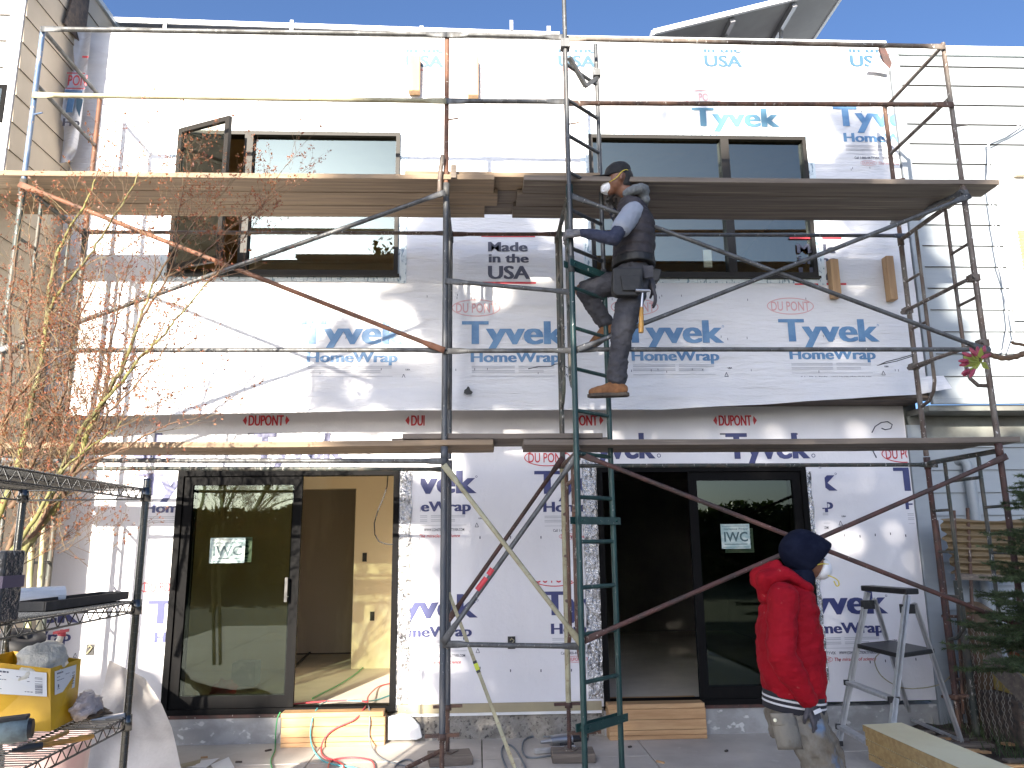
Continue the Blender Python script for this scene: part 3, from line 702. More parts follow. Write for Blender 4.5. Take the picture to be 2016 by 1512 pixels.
a, b = P(1957, 330, YU - .05), P(2100, 620, YU - .05)
mb = MB(); mb.box((a.x, YU - .045, b.z - .05), (b.x + .6, YU - .017, a.z + .08)); wn = mb.build('window_casing', M['white_paint'], rn)
c = P(1988, 350, YU); d = P(1994, 455, YU)
mb = MB(); mb.box((c.x, YU - .10, c.z - .02), (c.x + 1, YU - .046, c.z + .05)); mb.build('awning_trim', M['tan_paint'], wn)
mb = MB(); zz = b.z
while zz < d.z - .03:
    mb.obox((d.x + .5, YU - .058, zz), (.5, 0, 0), (0, .010, -.012), (0, .001, .001)); zz += .034
mb.build('blind', M['creamtube'], wn)
mb = MB(); mb.box((d.x, YU - .075, d.z - .03), (d.x + 1, YU - .046, d.z + .03)); mb.build('blind_rail', M['tan_paint'], wn)
dp = MB(); q0 = P(1905, 912, -.09); q1 = P(1926, 1020, -.09)
dp.tube([(q0.x - .04, .0, q0.z + .02), (q0.x - .03, -.06, q0.z + .05), (q0.x, -.08, q0.z), (q0.x + .01, -.08, q0.z - .1), (q0.x + .03, -.08, .1)], .042, 12); dp.build('downspout', M['grey_paint'], rn)
for i, pts in enumerate((((2030, 228), (1985, 262), (1945, 280), (1948, 340), (1958, 430), (1968, 500), (1978, 570), (1984, 640), (1975, 690), (1968, 694)), ((2030, 236), (1990, 262), (1947, 283), (1944, 360), (1952, 430), (1965, 520), (1990, 610), (1997, 660), (1984, 697)))):
    cb = MB(); cb.tube([P(a, b, YU - .07 - .01 * i) for a, b in pts], .007, 6)
    tag(cb.build('cable', M['grey_ink']), ('thin cable hanging in a long loop down the right neighbour house wall', 'second thin cable sagging just inside the other on the right neighbour wall')[i], 'cable')

# ------------------------------------------------------------------ solar panels on the roof
sp = thing('solar_panel', (-1, 1.5, 6.2), 'long low row of white-edged solar panels along the roof edge, left of centre', 'solar panel')
A = P(222, 43, .15); B = P(1102, 72, .15)
d = (B - A).normalized(); bk = Vector((0, .92, .22)).normalized()
mb = MB()
th = .055
mb.prism([A, B, B + Vector((0, 0, th)), A + Vector((0, 0, th))], (0, .02, 0)); mb.build('front_rail', M['white_metal'], sp)
mb = MB(); mb.prism([A + Vector((0, .021, .01)), B + Vector((0, .021, .01)), B + Vector((0, .021, th - .004)), A + Vector((0, .021, th - .004))], bk * 1.1); mb.build('panel', [M['panel_under']], sp)
for px in (325, 574, 1006):
    c = P(px, 50, .145); mb = MB(); mb.box((c.x - .012, .13, c.z - .06), (c.x + .02, .148, c.z + .05)); mb.build('clamp', M['steel'], sp)
for px in (300, 560, 830, 1080):
    c = P(px, 60, .4); mb = MB(); mb.box((c.x - .02, .38, 6.10), (c.x + .02, .42, c.z + .04)); mb.build('foot', M['steel'], sp)
s2 = thing('solar_panel', (2.6, 1.0, 6.2), 'big tilted solar panel seen from below against the sky, right of the ladder', 'solar panel')
Yp = -.10
L0, C0 = P(1288, 67, Yp), P(1672, -27, Yp)
dv = Vector((0, 1.75, 0)); nrm = (C0 - L0).cross(dv).normalized()
if nrm.z < 0: nrm = -nrm
ee = (C0 - L0).normalized()
mb = MB(); q_ = [L0 + nrm * .012, C0 + nrm * .012, C0 + dv + nrm * .012, L0 + dv + nrm * .012]
mb.prism(q_, nrm * .025, 0); mb.poly([p + nrm * .027 for p in q_] if (q_[1] - q_[0]).cross(q_[2] - q_[1]).dot(nrm) > 0 else [p + nrm * .027 for p in q_[::-1]], 1); mb.build('panel', [M['panel_under'], M['panel_top']], s2)
mb = MB(); mb.bar(L0 + nrm * .02, C0 + nrm * .02, .035, .05, nrm); mb.bar(C0 + nrm * .02, C0 + dv + nrm * .02, .035, .05, nrm); mb.bar(L0 + dv + nrm * .02, C0 + dv + nrm * .02, .035, .05, nrm); mb.bar(L0 + nrm * .02, L0 + dv + nrm * .02, .035, .05, nrm); mb.build('panel_frame', M['white_metal'], s2)
Lw = (C0 - L0).length
for t in (.40, .72):
    mb = MB(); a = L0 + ee * Lw * t - nrm * .02; mb.bar(a + dv * .03, a + dv * .97, .05, .05, nrm); mb.build('support_rail', M['steel'], s2)
for t, y in ((.09, .1), (.40, .16), (.72, .25), (.40, .9), (.72, .9)):
    a = L0 + ee * Lw * t - nrm * .045 + dv * y; mb = MB(); mb.bar(a, Vector((a.x - .02, a.y, 6.11)), .03, .03, (0, 1, 0)); mb.build('leg', M['steel'], s2)
a = L0 + ee * Lw * .46 + dv * .35; mb = MB(); mb.obox(a - nrm * .012, ee * .05, (0, .05, 0), nrm * .018); mb.build('junction_box', M['black_plastic'], s2)
mb = MB(); mb.tube([a - nrm * .03, a - nrm * .10 + ee * -.12 + dv * .05, a - ee * .30 - nrm * .14 + dv * .1, a - ee * .42 - nrm * .03 + dv * .12], .007, 6); mb.build('cable', M['black_plastic'], s2)

# ------------------------------------------------------------------ garden trees behind the camera: they shade the place and show in the glass
def leafmat(name, c, tr, col2, rough=.5):
    m = bpy.data.materials.new(name); m.use_nodes = True
    t = m.node_tree; t.nodes.clear(); L = t.links.new
    o = _n(t, 'ShaderNodeOutputMaterial'); mx = _n(t, 'ShaderNodeMixShader'); mx.inputs[0].default_value = .35
    b = _n(t, 'ShaderNodeBsdfPrincipled'); b.inputs['Roughness'].default_value = rough
    tl = _n(t, 'ShaderNodeBsdfTranslucent'); tl.inputs[0].default_value = (*tr, 1)
    tc = _n(t, 'ShaderNodeTexCoord'); nz = _n(t, 'ShaderNodeTexNoise', i_Scale=5.0, i_Detail=2.0); L(tc.outputs['Object'], nz.inputs['Vector'])
    r = _n(t, 'ShaderNodeMapRange'); r.inputs['From Min'].default_value = .35; r.inputs['From Max'].default_value = .65; L(nz.outputs['Fac'], r.inputs['Value'])
    mc = _n(t, 'ShaderNodeMix', data_type='RGBA'); mc.inputs['A'].default_value = (*c, 1); mc.inputs['B'].default_value = (*col2, 1)
    L(r.outputs[0], mc.inputs['Factor']); L(mc.outputs['Result'], b.inputs['Base Color'])
    L(b.outputs[0], mx.inputs[1]); L(tl.outputs[0], mx.inputs[2]); L(mx.outputs[0], o.inputs[0])
    return m
M['leaf'] = leafmat('evergreen_leaf', (.030, .050, .015), (.05, .075, .012), (.05, .07, .018))
M['bark'] = mat('bark', (.09, .07, .05), .9, col2=(.05, .04, .03), nscale=(10, 10, 3), bump=.6, bscale=(20, 20, 5))
def in_poly(x, y, p):
    c = False
    for i in range(len(p)):
        (x0, y0), (x1, y1) = p[i - 1], p[i]
        if (y0 > y) != (y1 > y) and x < (x1 - x0) * (y - y0) / (y1 - y0) + x0: c = not c
    return c
def leafquad(mb, c, s, rnd=random, mi=0, asp=.55):
    a = Vector((rnd.gauss(0, 1), rnd.gauss(0, 1), rnd.gauss(0, 1))).normalized()
    b = a.cross(Vector((rnd.gauss(0, 1), rnd.gauss(0, 1), rnd.gauss(0, 1)))).normalized()
    a *= s; b *= s * asp
    mb.add([c - a, c + b * .8 - a * .1, c + a, c - b * .8 - a * .1], [(0, 1, 2, 3)], mi)
SH_IN = [  # shaded regions, in pixels of the photograph, with the surface they lie on
    ('U', [(640, 815), (612, 770), (640, 735), (665, 720), (700, 702), (600, 690), (640, 655), (690, 628), (735, 640), (735, 585), (790, 560), (790, 470), (870, 400), (1040, 400), (1140, 420), (1330, 425), (1420, 330), (1480, 300), (1560, 320), (1640, 330), (1665, 290), (1640, 250), (1640, 215), (1700, 205), (1725, 260), (1755, 330), (1800, 400), (1840, 470), (1880, 540), (1890, 640), (1905, 720), (1890, 815)]),
    ('U', [(1290, 255), (1262, 232), (1310, 205), (1316, 178), (1302, 160), (1312, 138), (1330, 135), (1326, 165), (1322, 185), (1332, 212), (1335, 252)]),
    ('U', [(1365, 255), (1372, 205), (1362, 172), (1370, 118), (1384, 116), (1386, 150), (1394, 185), (1400, 255)]),
    ('U', [(1490, 255), (1482, 230), (1510, 215), (1530, 228), (1540, 255)]),
    ('L', [(800, 1440), (872, 1385), (868, 1230), (860, 1120), (835, 1070), (800, 1040), (796, 955), (880, 940), (880, 880), (2100, 860), (2100, 1440)]),
    ('L', [(-100, 1520), (-100, 1335), (330, 1320), (345, 1400), (560, 1400), (700, 1520)]),
        ('G', [(-300, 1500), (330, 1460), (560, 1425), (800, 1440), (1000, 1430), (1500, 1430), (2300, 1420), (2500, 2600), (-100, 2600)]),
]
SH_OUT = [('U', (850, 705), 30, 30), ('U', (1685, 635 - 98), 18, 16), ('U', (930, 545), 45, 22), ('U', (1062, 532), 30, 22), ('U', (985, 575), 17, 18), ('U', (1700, 535), 20, 16), ('U', (700, 770), 18, 14), ('U', (1878, 590), 22, 30), ('U', (1850, 470), 22, 30), ('U', (1910, 770), 20, 26), ('U', (1150, 445), 60, 16), ('U', (770, 650), 40, 40), ('U', (690, 720), 22, 12),
          ('L', (870, 1310), 15, 24), ('L', (868, 905), 30, 16), ('L', (1662, 1062), 16, 14), ('L', (865, 925), 16, 22), ('G', (620, 1500), 70, 14), ('G', (700, 1512), 60, 16), ('G', (560, 1600), 110, 30), ('L', (600, 1425), 34, 30), ('L', (728, 1435), 34, 30), ('L', (815, 1250), 34, 150), ('U', (1640, 470), 40, 16)]
def surf(kind, px, py):
    return P(px, py, YU) if kind == 'U' else P(px, py, 0) if kind == 'L' else PZ(px, py, 0)
crown = MB(); rs = random.Random(3); kx, kz = SUN_D.x / -SUN_D.y, SUN_D.z / -SUN_D.y
holes = []
for k, (cx, cy), rx, ry in SH_OUT:
    c = surf(k, cx, cy); e = surf(k, cx + rx, cy); g = surf(k, cx, cy - ry)
    f = lambda p: (p.x + p.y * kx, p.z + p.y * kz) if False else (p.x - (-p.y) * -kx * -1 if False else p.x + (p.y) * (-kx) * -1, p.z + p.y * kz)
    fl2 = lambda p: Vector((p.x + p.y * kx, p.z + p.y * kz))      # where the sun ray through p meets y = 0
    C0 = fl2(c); holes.append((C0, max(.11, (fl2(e) - C0).length), max(.10 if k != 'G' else .15, (fl2(g) - C0).length)))
nleaf = 0
for k, poly in SH_IN:
    x0, x1 = min(p[0] for p in poly), max(p[0] for p in poly); y0, y1 = min(p[1] for p in poly), max(p[1] for p in poly)
    a = surf(k, (x0 + x1) / 2, (y0 + y1) / 2)
    w = (surf(k, x1, (y0 + y1) / 2) - surf(k, x0, (y0 + y1) / 2)).length
    if k == 'G': tries = 6500
    else:
        h = (surf(k, (x0 + x1) / 2, y1) - surf(k, (x0 + x1) / 2, y0)).length; tries = int(w * h * 330)
    for i in range(tries):
        if k == 'G':   # even over the ground, not over the picture
            p = Vector((rs.uniform(-3.2, 7), rs.uniform(-9, .0), 0))
            if p.x < .3 and p.y < -2.6: continue
            if p.x < -1.2 - (p.y + 2.6) * .2 and p.y < -1.6: continue
            px, py = (0, 0)
        else:
            px, py = rs.uniform(x0, x1), rs.uniform(y0, y1)
            if not in_poly(px + rs.gauss(0, 5), py + rs.gauss(0, 5), poly): continue
            p = surf(k, px, py)
        f0 = Vector((p.x + p.y * kx, p.z + p.y * kz))
        if any(((f0.x - c.x) / rx) ** 2 + ((f0.y - c.y) / rz) ** 2 < 2.4 for c, rx, rz in holes) and rs.random() < .97: continue
        Y = rs.uniform(-21.5, -17.5)
        t = (Y - p.y) / SUN_D.y
        small = k == 'U' and (x1 - x0) < 200
        leafquad(crown, p + SUN_D * t, rs.uniform(.09, .16) if small else rs.uniform(.13, .24), rs); nleaf += 1
st = thing('shade_tree', (-3.6, -19.5, 0), 'tall dense evergreen tree in the garden opposite the house, shading its right half', 'tree')
crown.build('crown', M['leaf'], st)
tr = MB(); tr.tube([(-3.6, -19.5, -.1), (-3.5, -19.4, 2), (-3.8, -19.5, 4.2), (-4.0, -19.5, 6.5)], [.28, .22, .18, .12], 10)
for k in range(14):
    a = rs.uniform(0, 2 * pi); z = rs.uniform(3.6, 6.4); l = rs.uniform(1.2, 3.2)
    tr.tube([(-3.8, -19.5, z), (-3.8 + cos(a) * l * .5, -19.5 + sin(a) * .6, z + l * .35), (-3.8 + cos(a) * l, -19.5 + sin(a) * 1.2, z + l * .6)], [.09, .06, .03], 6)
tr.build('trunk', M['bark'], st)
# a loose hedge across the garden
hg = MB(); rs = random.Random(5)
for i in range(34000):
    x = rs.uniform(-17, 14); top = 3.0 + .6 * mnoise.noise((x * .5, 0, 0)) + .4 * mnoise.noise((x * 1.9, 3, 0)); z = top * rs.random() ** .7
    leafquad(hg, Vector((x, -25 + rs.gauss(0, .6), z)), rs.uniform(.07, .22), rs)
fw = MB()  # unseen fence, added to block bright sky showing through the hedge in reflections
for i in range(150):
    x = -17 + i * .21; fw.box((x, -26.9 + .004 * (i % 2), -.05), (x + .206, -26.87 + .004 * (i % 2), 2.6 + .03 * mnoise.noise((x * 3, 0, 0))))
tag(fw.build('added_backing_fence', M['bark']), 'unseen dark board fence added behind the hedge to close its bright sky gaps', 'fence')
tag(hg.build('hedge', M['leaf']), 'long loose green hedge across the garden, mirrored in the glass doors', 'hedge')
# ------------------------------------------------------------------ scaffold
YO, YI = -1.55, -0.65          # outer (garden) and inner (house) rows of legs
X1, X2, X3, X4 = -3.30, -0.24, 0.68, 3.71
R_T = .0215
scf = thing('scaffolding', (0.2, -1.1, 0), 'two-storey steel tube scaffold of mixed rusty, grey and green frames', 'scaffolding')
Z0, Z1, Z2, Z3 = .40, 2.235, 4.20, 5.47
def frame(X, z0, z1, mleg, msub, hook=True, sub=True, legs=(1, 1), beam=True):
    mb = MB(); s = .24
    if beam: mb.tube([(X, YO + R_T, z1 - .03), (X, YI - R_T, z1 - .03)], .019, 8)
    else: mb.tube([(X, YO + R_T, z1 - .03), (X, YO + .2, z1 - .03)], .019, 8)
    for k, (yl, sg) in enumerate(((YO, 1), (YI, -1))):
        if not legs[k] or not sub: continue
        ys = yl + sg * s
        zb = z0 + .47
        mb.tube([(X, ys, z1 - .05), (X, ys, zb + .12), (X, ys - sg * .03, zb + .04), (X, ys - sg * .11, zb - .03), (X, yl, zb - .06)], .015, 7)
        for z in ((z1 - .42, zb + .62, zb + .28) if z1 - z0 > 1.5 else ()): mb.tube([(X, yl, z), (X, ys, z)], .012, 6)
    if sub and z0 < 1: mb.tube([(X, YO + s, z1 - .20), (X, YI - s, z1 - .20)], .014, 6)
    f = mb.build('frame', msub, scf)
    for k, yl in enumerate((YO, YI)):
        if not legs[k]: continue
        lb = MB(); lb.tube([(X, yl, z0), (X, yl, z1 + (.02))], R_T, 10)
        lb.lathe((X, yl, z1 - .08), [(.0, 0), (.027, 0), (.027, .10), (.0, .10)], n=10)
        lb.build('leg', mleg[k] if isinstance(mleg, tuple) else mleg, f)
    return f
G = lambda k: M[k]
frame(X1, Z0, Z1, M['darktube'], M['darktube']); frame(X1, Z1 + .03, Z2, M['darktube'], M['darktube'])
frame(X2, Z0, Z1, M['slate'], M['slate']); frame(X2, Z1 + .03, Z2, M['galv'], M['galv'])
frame(X3, Z0, Z1, (M['greyrust'], M['creamtube']), M['rust']); frame(X3, Z1 + .03, Z2, (M['greenpaint'], M['darktube']), M['darktube'])
frame(X4, Z0, Z1, (M['redrust'], M['redrust']), M['darktube']); frame(X4, Z1 + .03, Z2, M['greyrust'], M['greyrust'])
# screw jacks and base plates
for X in (X1, X2, X3, X4):
    for Y in (YO, YI):
        mb = MB(); mb.tube([(X, Y, .07), (X, Y, .52)], .0155, 8)
        for k in range(22): mb.lathe((X, Y, .09 + k * .014), [(.0155, 0), (.0185, .004), (.0155, .008)], n=8)
        mb.obox((X, Y, Z0 - .012), (.11, .012, 0), (-.0015, .014, 0), (0, 0, .010)); mb.lathe((X, Y, Z0 - .04), [(.0, 0), (.03, 0), (.03, .04), (0, .04)], n=10)
        j = mb.build('base_jack', M['redrust'] if (X, Y) == (X3, YI) else M['rust'], scf)
        mb = MB(); mb.prism([(X + .085 * cos(a + .3), Y + .085 * sin(a + .3), .066) for a in (0, pi / 2, pi, 3 * pi / 2)], (0, 0, .007)); mb.build('base_plate', M['greyrust'], j)
# timber pads under the jacks
for X, Y, lb in ((X2, YI, 'weathered wood pad under the inner scaffold jack left of the ladder'), (X3, YI, 'weathered wood pad under the inner scaffold jack behind the ladder'), (X2, YO, 'wood pad under the outer scaffold jack left of the ladder'), (X3, YO, 'wood pad under the outer scaffold jack beside the ladder foot'), (X1, YI, 'wood pad under the inner jack of the left end frame'), (X4, YI, 'wood pad under the inner jack of the right end frame'), (X1, YO, 'wood pad under the outer jack of the left end frame'), (X4, YO, 'wood pad under the outer jack of the right end frame')):
    mb = MB(); a = random.uniform(-.15, .15); mb.obox((X + .02, Y - .03, .034), (.16 * cos(a), .16 * sin(a), 0), (-.11 * sin(a), .11 * cos(a), 0), (0, 0, .032))
    tag(mb.build('wood_pad', M['plank_grey'], bevel=.006), lb, 'wood pad', 'pads under the scaffold jacks')
# guard posts
def post(X, Y, z0, z1, m, pin=True):
    mb = MB(); mb.tube([(X, Y, z0), (X, Y, z1)], .019, 10)
    if pin:
        for z in (z0 + .52,): mb.tube([(X, Y, z), (X + .09, Y - .03, z)], .006, 6)
    return mb.build('guard_post', m, scf)
post(X1, YO, Z2 + .02, Z3, M['bluepaint']); post(X1, YI, Z2 + .02, Z3, M['orange'])
post(X2, YO, Z2 + .02, Z3, M['orange']); post(X3, YO + .04, Z2 + .02, Z3, M['rust'])
post(X4, YO, Z2 + .02, Z3, M['greyrust']); post(X4, YI, Z2 + .02, Z3, M['rust'])
for X, m in ((X1, 'galv'), (X4, 'greyrust')):
    for z in (Z3 - .02, Z3 - .48):
        mb = MB(); mb.tube([(X, YO, z), (X, YI, z)], .016, 8); mb.build('end_rail', M[m], scf)
def flat_tube(p0, p1, r, m, name, fl=.16):
    """tube with hammered flat ends"""
    p0, p1 = Vector(p0), Vector(p1); d = (p1 - p0); L = d.length; d.normalize(); mb = MB()
    a, b = p0 + d * fl, p1 - d * fl
    mb.tube([a, b], r, 9, cap=False)
    w = d.cross(Vector((0, 1, 0))).normalized(); y = Vector((0, 1, 0))
    for e, q in ((p0, a), (p1, b)):
        n = 10; vs = []; fs = []
        ring = []
        for t in (0, .35, .75, 1):
            c = q.lerp(e, t); ry = r * (1 - t * .0) if t == 0 else r * max(.22, 1 - t * 2.2); rw = r * (1 + min(t, .4) * 1.0)
            for k in range(n):
                ang = 2 * pi * k / n; vs.append(c + w * cos(ang) * rw + y * sin(ang) * ry)
        for i in range(3):
            for k in range(n): fs.append((i * n + k, i * n + (k + 1) % n, (i + 1) * n + (k + 1) % n, (i + 1) * n + k))
        fs.append(tuple(range(3 * n, 4 * n))); mb.add(vs, fs, 0, True)
    return mb.build(name, m, scf)
# guard rails, outer face
tops = ((X1, 58, X2, 68, 85, 883, 'galv'),)
zr = lambda px, py, Y: P(px, py, Y).z
for (xa, pa, ya, xb, pb, yb, m) in ((X1, 85, 57, X2, 883, 68, 'galv'), (X2, 883, 68, X3, 1112, 73, 'galv'), (X3, 1112, 76, X4, 1866, 92, 'greyrust'),
                                   (X1, 75, 187, X2, 883, 199, 'creamtube'), (X2, 883, 199, X3, 1115, 200, 'galv'), (X3, 1115, 203, X4, 1880, 206, 'rust')):
    flat_tube((xa, YO - .03, zr(pa, ya, YO - .03)), (xb, YO - .03, zr(pb, yb, YO - .03)), .0185, M[m], 'guard_rail')
# ties on both faces at the frame heads and knees
for (xa, pa, ya, xb, pb, yb, Y, m) in ((X1, 0, 690, X2, 872, 689, YO - .028, 'galv'), (X2, 876, 691, X3, 1122, 690, YO - .028, 'galv'), (X3, 1122, 688, X4, 1935, 688, YO - .028, 'galv'),
                                     (X1, 160, 457, X2, 870, 459, YI - .028, 'greyrust'), (X2, 890, 461, X3, 1110, 461, YI - .028, 'rust'), (X3, 1110, 461, X4, 1775, 464, YI - .028, 'slate'),
                                     (X1, -5, 906, X2, 868, 908, YO - .028, 'galv'), (X1, 110, 922, X2, 880, 924, YI - .028, 'darktube'), (X3, 1130, 917, X4, 1830, 915, YI - .028, 'darktube'),
                                     (X2, 876, 1268, X3, 1140, 1273, YO - .028, 'galv'), (X2, 880, 553, X3, 1128, 576, YO - .028, 'galv')):
    za, zb = zr(pa, ya, Y), zr(pb, yb, Y)
    flat_tube((xa - (.06 if (m, xb) == ('darktube', X4) else 0), Y, za), (xb + (.07 if xb == X4 and Y > -1 else 0.02), Y, zb), .0165, M[m], 'tie_rail')
# cross braces
for (xa, pa, ya, xb, pb, yb, Y, m) in ((X1, 45, 362, X2, 870, 690, YO - .055, 'orange'), (X1, 0, 692, X2, 872, 378, YO - .075, 'galv'),
                                     (X3, 1125, 385, X4, 1938, 692, YO - .055, 'galv'), (X3, 1125, 690, X4, 1905, 385, YO - .075, 'galv'),
                                     (X3, 1130, 892, X4, 1990, 1240, YO - .055, 'redrust'), (X3, 1145, 1262, X4, 1985, 898, YO - .075, 'redrust'),
                                     (X2, 874, 915, X3, 1142, 1272, YO - .055, 'creamtube'), (X2, 872, 1266, X3, 1134, 895, YO - .04, 'galv'), (X2, 884, 1222, X3, 1106, 900, YI - .04, 'redrust')):
    flat_tube((xa, Y, zr(pa, ya, Y)), (xb, Y, zr(pb, yb, Y)), .0165, M[m], 'cross_brace')
# depth ties on the right end
for (pi_, yi_, po, yo_, m) in ((1790, 612, 1925, 548, 'greyrust'), (1803, 722, 1937, 676, 'greyrust'), (1778, 436, 1903, 383, 'galv')):
    a, b = P(pi_, yi_, YI), P(po, yo_, YO); mb = MB(); mb.tube([(X4 - .035, YI + .05, a.z), (X4 - .035, YO - .05, b.z)], .016, 8)
    for y, z in ((YI, a.z), (YO, b.z)): mb.obox((X4 - .015, y, z), (.035, 0, 0), (0, .03, 0), (0, 0, .025))
    mb.build('depth_tie', M[m], scf)
# red tape on the grey brace
a, b = P(940, 1162, YO - .04), P(958, 1138, YO - .04)
mb = MB(); mb.tube([a, b], .021, 9); a, b = P(962, 1132, YO - .04), P(970, 1120, YO - .04); mb.tube([a, b], .021, 9); mb.build('red_tape', M['red'], scf)
# toe hooks beside the middle post
mb = MB(); mb.tube([P(872, 306, YO - .05), P(868, 330, YO - .05), P(866, 352, YO - .05), P(865, 388, YO - .05)], .017, 8); mb.build('swing_lock', M['greyrust'], scf)
# twisted tie wires
for pts in (((1040, 726), (1060, 722), (1085, 721), (1093, 717), (1103, 716), (1118, 724)), ((1797, 698), (1770, 706), (1745, 712), (1727, 720), (1740, 716), (1765, 711), (1797, 701))):
    mb = MB(); mb.tube([P(a, b, YI - .03 - .02 * (i % 2)) for i, (a, b) in enumerate(pts)], .004, 5); mb.build('tie_wire', M['black_plastic'], scf)

# ------------------------------------------------------------------ planks
def plank(x0, x1, y0, y1, z0, z1, m, label, warp=0):
    mb = MB(); n = 16
    vs = []; fs = []
    for i in range(n + 1):
        t = i / n; x = x0 + (x1 - x0) * t; dz = -warp * 4 * t * (1 - t) + .003 * mnoise.noise((x * 2, y0 * 9, z0)); dy = .004 * mnoise.noise((x * 1.5, y0 * 5, 4))
        vs += [(x, y0 + dy, z0 + dz), (x, y1 + dy, z0 + dz), (x, y1 + dy, z1 + dz), (x, y0 + dy, z1 + dz)]
    for i in range(n):
        for k in range(4): fs.append((4 * i + k, 4 * i + (k + 1) % 4, 4 * i + 4 + (k + 1) % 4, 4 * i + 4 + k))
    fs += [(3, 2, 1, 0), (4 * n, 4 * n + 1, 4 * n + 2, 4 * n + 3)]
    mb.add(vs, fs)
    return tag(mb.build('scaffold_plank', M[m], bevel=.004, recalc=True), label, 'plank', 'scaffold planks')
zb, zt = 4.245, 4.285
W = .225
ord3 = ('outermost', 'middle', 'innermost')
for k in range(3):
    y0 = -1.575 + k * (W + .006)
    plank(-3.78 + .03 * k, .12 + (-.0, .03, -.07)[k], y0, y0 + W, zb, zt, 'plank', f'{ord3[k]} long plank of the upper deck left of the ladder', .006)
    plank(.34 + (.0, -.04, -.06)[k], 3.99 - .12 * k, y0, y0 + W, zb, zt, 'plank_grey', f'{ord3[k]} long plank of the upper deck right of the ladder', .006)
    plank(-.55 - .6 * k, .92 + .25 * k, y0 + .045, y0 + .042 + W, zt + .006, zt + .046, 'plank_grey' if k else 'plank', f'{ord3[k]} short plank bridging the gap in the upper deck')
zb, zt = 2.262, 2.302
for k in range(2):
    y0 = -1.575 + k * (W + .008)
    plank(-3.75 + .1 * k, .10 + .01 * k, y0, y0 + W, zb, zt, 'plank', f'{("outer", "inner")[k]} long plank of the lower deck above the left door', .008)
    plank(.31 + .02 * k, 3.86 - .15 * k, y0, y0 + W, zb, zt, 'plank_grey', f'{("outer", "inner")[k]} long plank of the lower deck above the right door', .008)
    plank(-.53 - .1 * k, .87 + .09 * k, y0 + .04, y0 + .037 + W, zt + .008, zt + .046, 'plank_grey', f'{("outer", "inner")[k]} short plank bridging the gap in the lower deck')
# small stop block standing on the upper left plank
mb = MB(); c = P(893, 350, -1.58); mb.box((c.x - .02, -1.60, 4.246), (c.x + .02, -1.577, 4.35)); tag(mb.build('stop_block', M['plank_grey']), 'small upright wood cleat on the upper deck right of the middle post', 'wood block')

# ------------------------------------------------------------------ climbing ladder
LA, LB = Vector((.665, -1.66, 0)), Vector((.945, -1.39, 0))
lad = thing('access_ladder', (.8, -1.5, 0), 'narrow green and galvanised access ladder clamped to the scaffold, a worker climbing it', 'ladder')
zsplit = 3.55
dl_ = (LB - LA).normalized()
for a, ztop in ((LA, 5.98), (LB, 5.52)):
    mb = MB(); mb.tube([a + Vector((0, 0, .03)), a + Vector((0, 0, zsplit))], .0195, 10); mb.build('lower_rail', M['greenpaint'], lad)
    mb = MB(); mb.tube([a + Vector((0, 0, zsplit)), a + Vector((0, 0, ztop))], .017, 10)
    mb.lathe(a + Vector((0, 0, zsplit - .06)), [(0, 0), (.024, 0), (.024, .12), (0, .12)], n=10); mb.build('upper_rail', M['ladder_grey'], lad)
RUNG0, RSTEP = .71, .2965
rz = []
k = -2
while RUNG0 + k * RSTEP < 5.25:
    z = RUNG0 + k * RSTEP; rz.append(z)
    mb = MB(); mb.tube([LA + dl_ * .015 + Vector((0, 0, z)), LB - dl_ * .015 + Vector((0, 0, z))], .0145, 8); mb.build('rung', M['greenpaint'] if z < zsplit else M['ladder_grey'], lad); k += 1
def bracket(z, m):
    mb = MB(); n = Vector((dl_.y, -dl_.x, 0)) * -1
    for off in (-.03, .03): mb.obox((LA + LB) / 2 + Vector((0, 0, z)) + n * off, dl_ * .24, n * .003, Vector((0, 0, .025)))
    for a in (LA, LB): mb.tube([a + Vector((0, 0, z)) - n * .045, a + Vector((0, 0, z)) + n * .045], .009, 6)
    mb.bar(LA + Vector((0, 0, z)), Vector((X3, YO, z)), .04, .05); mb.build('clamp_bracket', m, lad)
for z, m in ((.44, 'greenpaint'), (1.74, 'greenpaint'), (3.55, 'greenpaint')): bracket(z, M[m])
mb = MB(); z = 5.32
mb.obox(LA + Vector((0, 0, z)), (.035, 0, 0), (0, .035, 0), (0, 0, .035)); mb.obox(LB + Vector((0, 0, z - .06)), (.03, 0, 0), (0, .03, 0), (0, 0, .03))
mb.bar(LA + Vector((.03, .01, z - .10)), LA + Vector((.17, .15, z - .25)), .03, .03); mb.bar(LA + Vector((.17, .15, z - .25)), LB + Vector((0, 0, z - .10)), .03, .03); mb.build('top_clamp', M['galv'], lad)
# ------------------------------------------------------------------ steps at the doors
def step_box(px0, px1, ytop, label, m='fir', yf=-.15, lid=True):
    a, b = PZ(px0, 1468, 0), PZ(px1, 1462, 0)
    x0, x1 = P(px0, 1440, yf).x, P(px1, 1440, yf).x; zt = P((px0 + px1) / 2, ytop, yf).z
    t = thing('door_step', ((x0 + x1) / 2, yf, 0), label, 'step')
    h = zt - .003; n = 4
    hs = [.0, .035, .075, .155, zt - .04]
    for i in range(4):
        mb = MB(); mb.box((x0, yf, hs[i] + .0015), (x1, yf + .035, hs[i + 1] - .0015)); mb.build('front_board', M[m], t, bevel=.003)
    for s, xx in ((0, x0), (1, x1 - .035)):
        mb = MB(); mb.box((xx, yf + .036, 0), (xx + .035, .055, zt - .042)); mb.build('side_board', M[m], t)
    mb = MB(); mb.box((x0 - .005, yf - .012, zt - .038), (x1 - .01, .16, zt)); mb.build('tread', M[m], t, bevel=.004)
    return t, x0, x1, zt
s1, sx0, sx1, szt = step_box(553, 757, 1402, 'new fir board step under the open left door with air hoses over it')
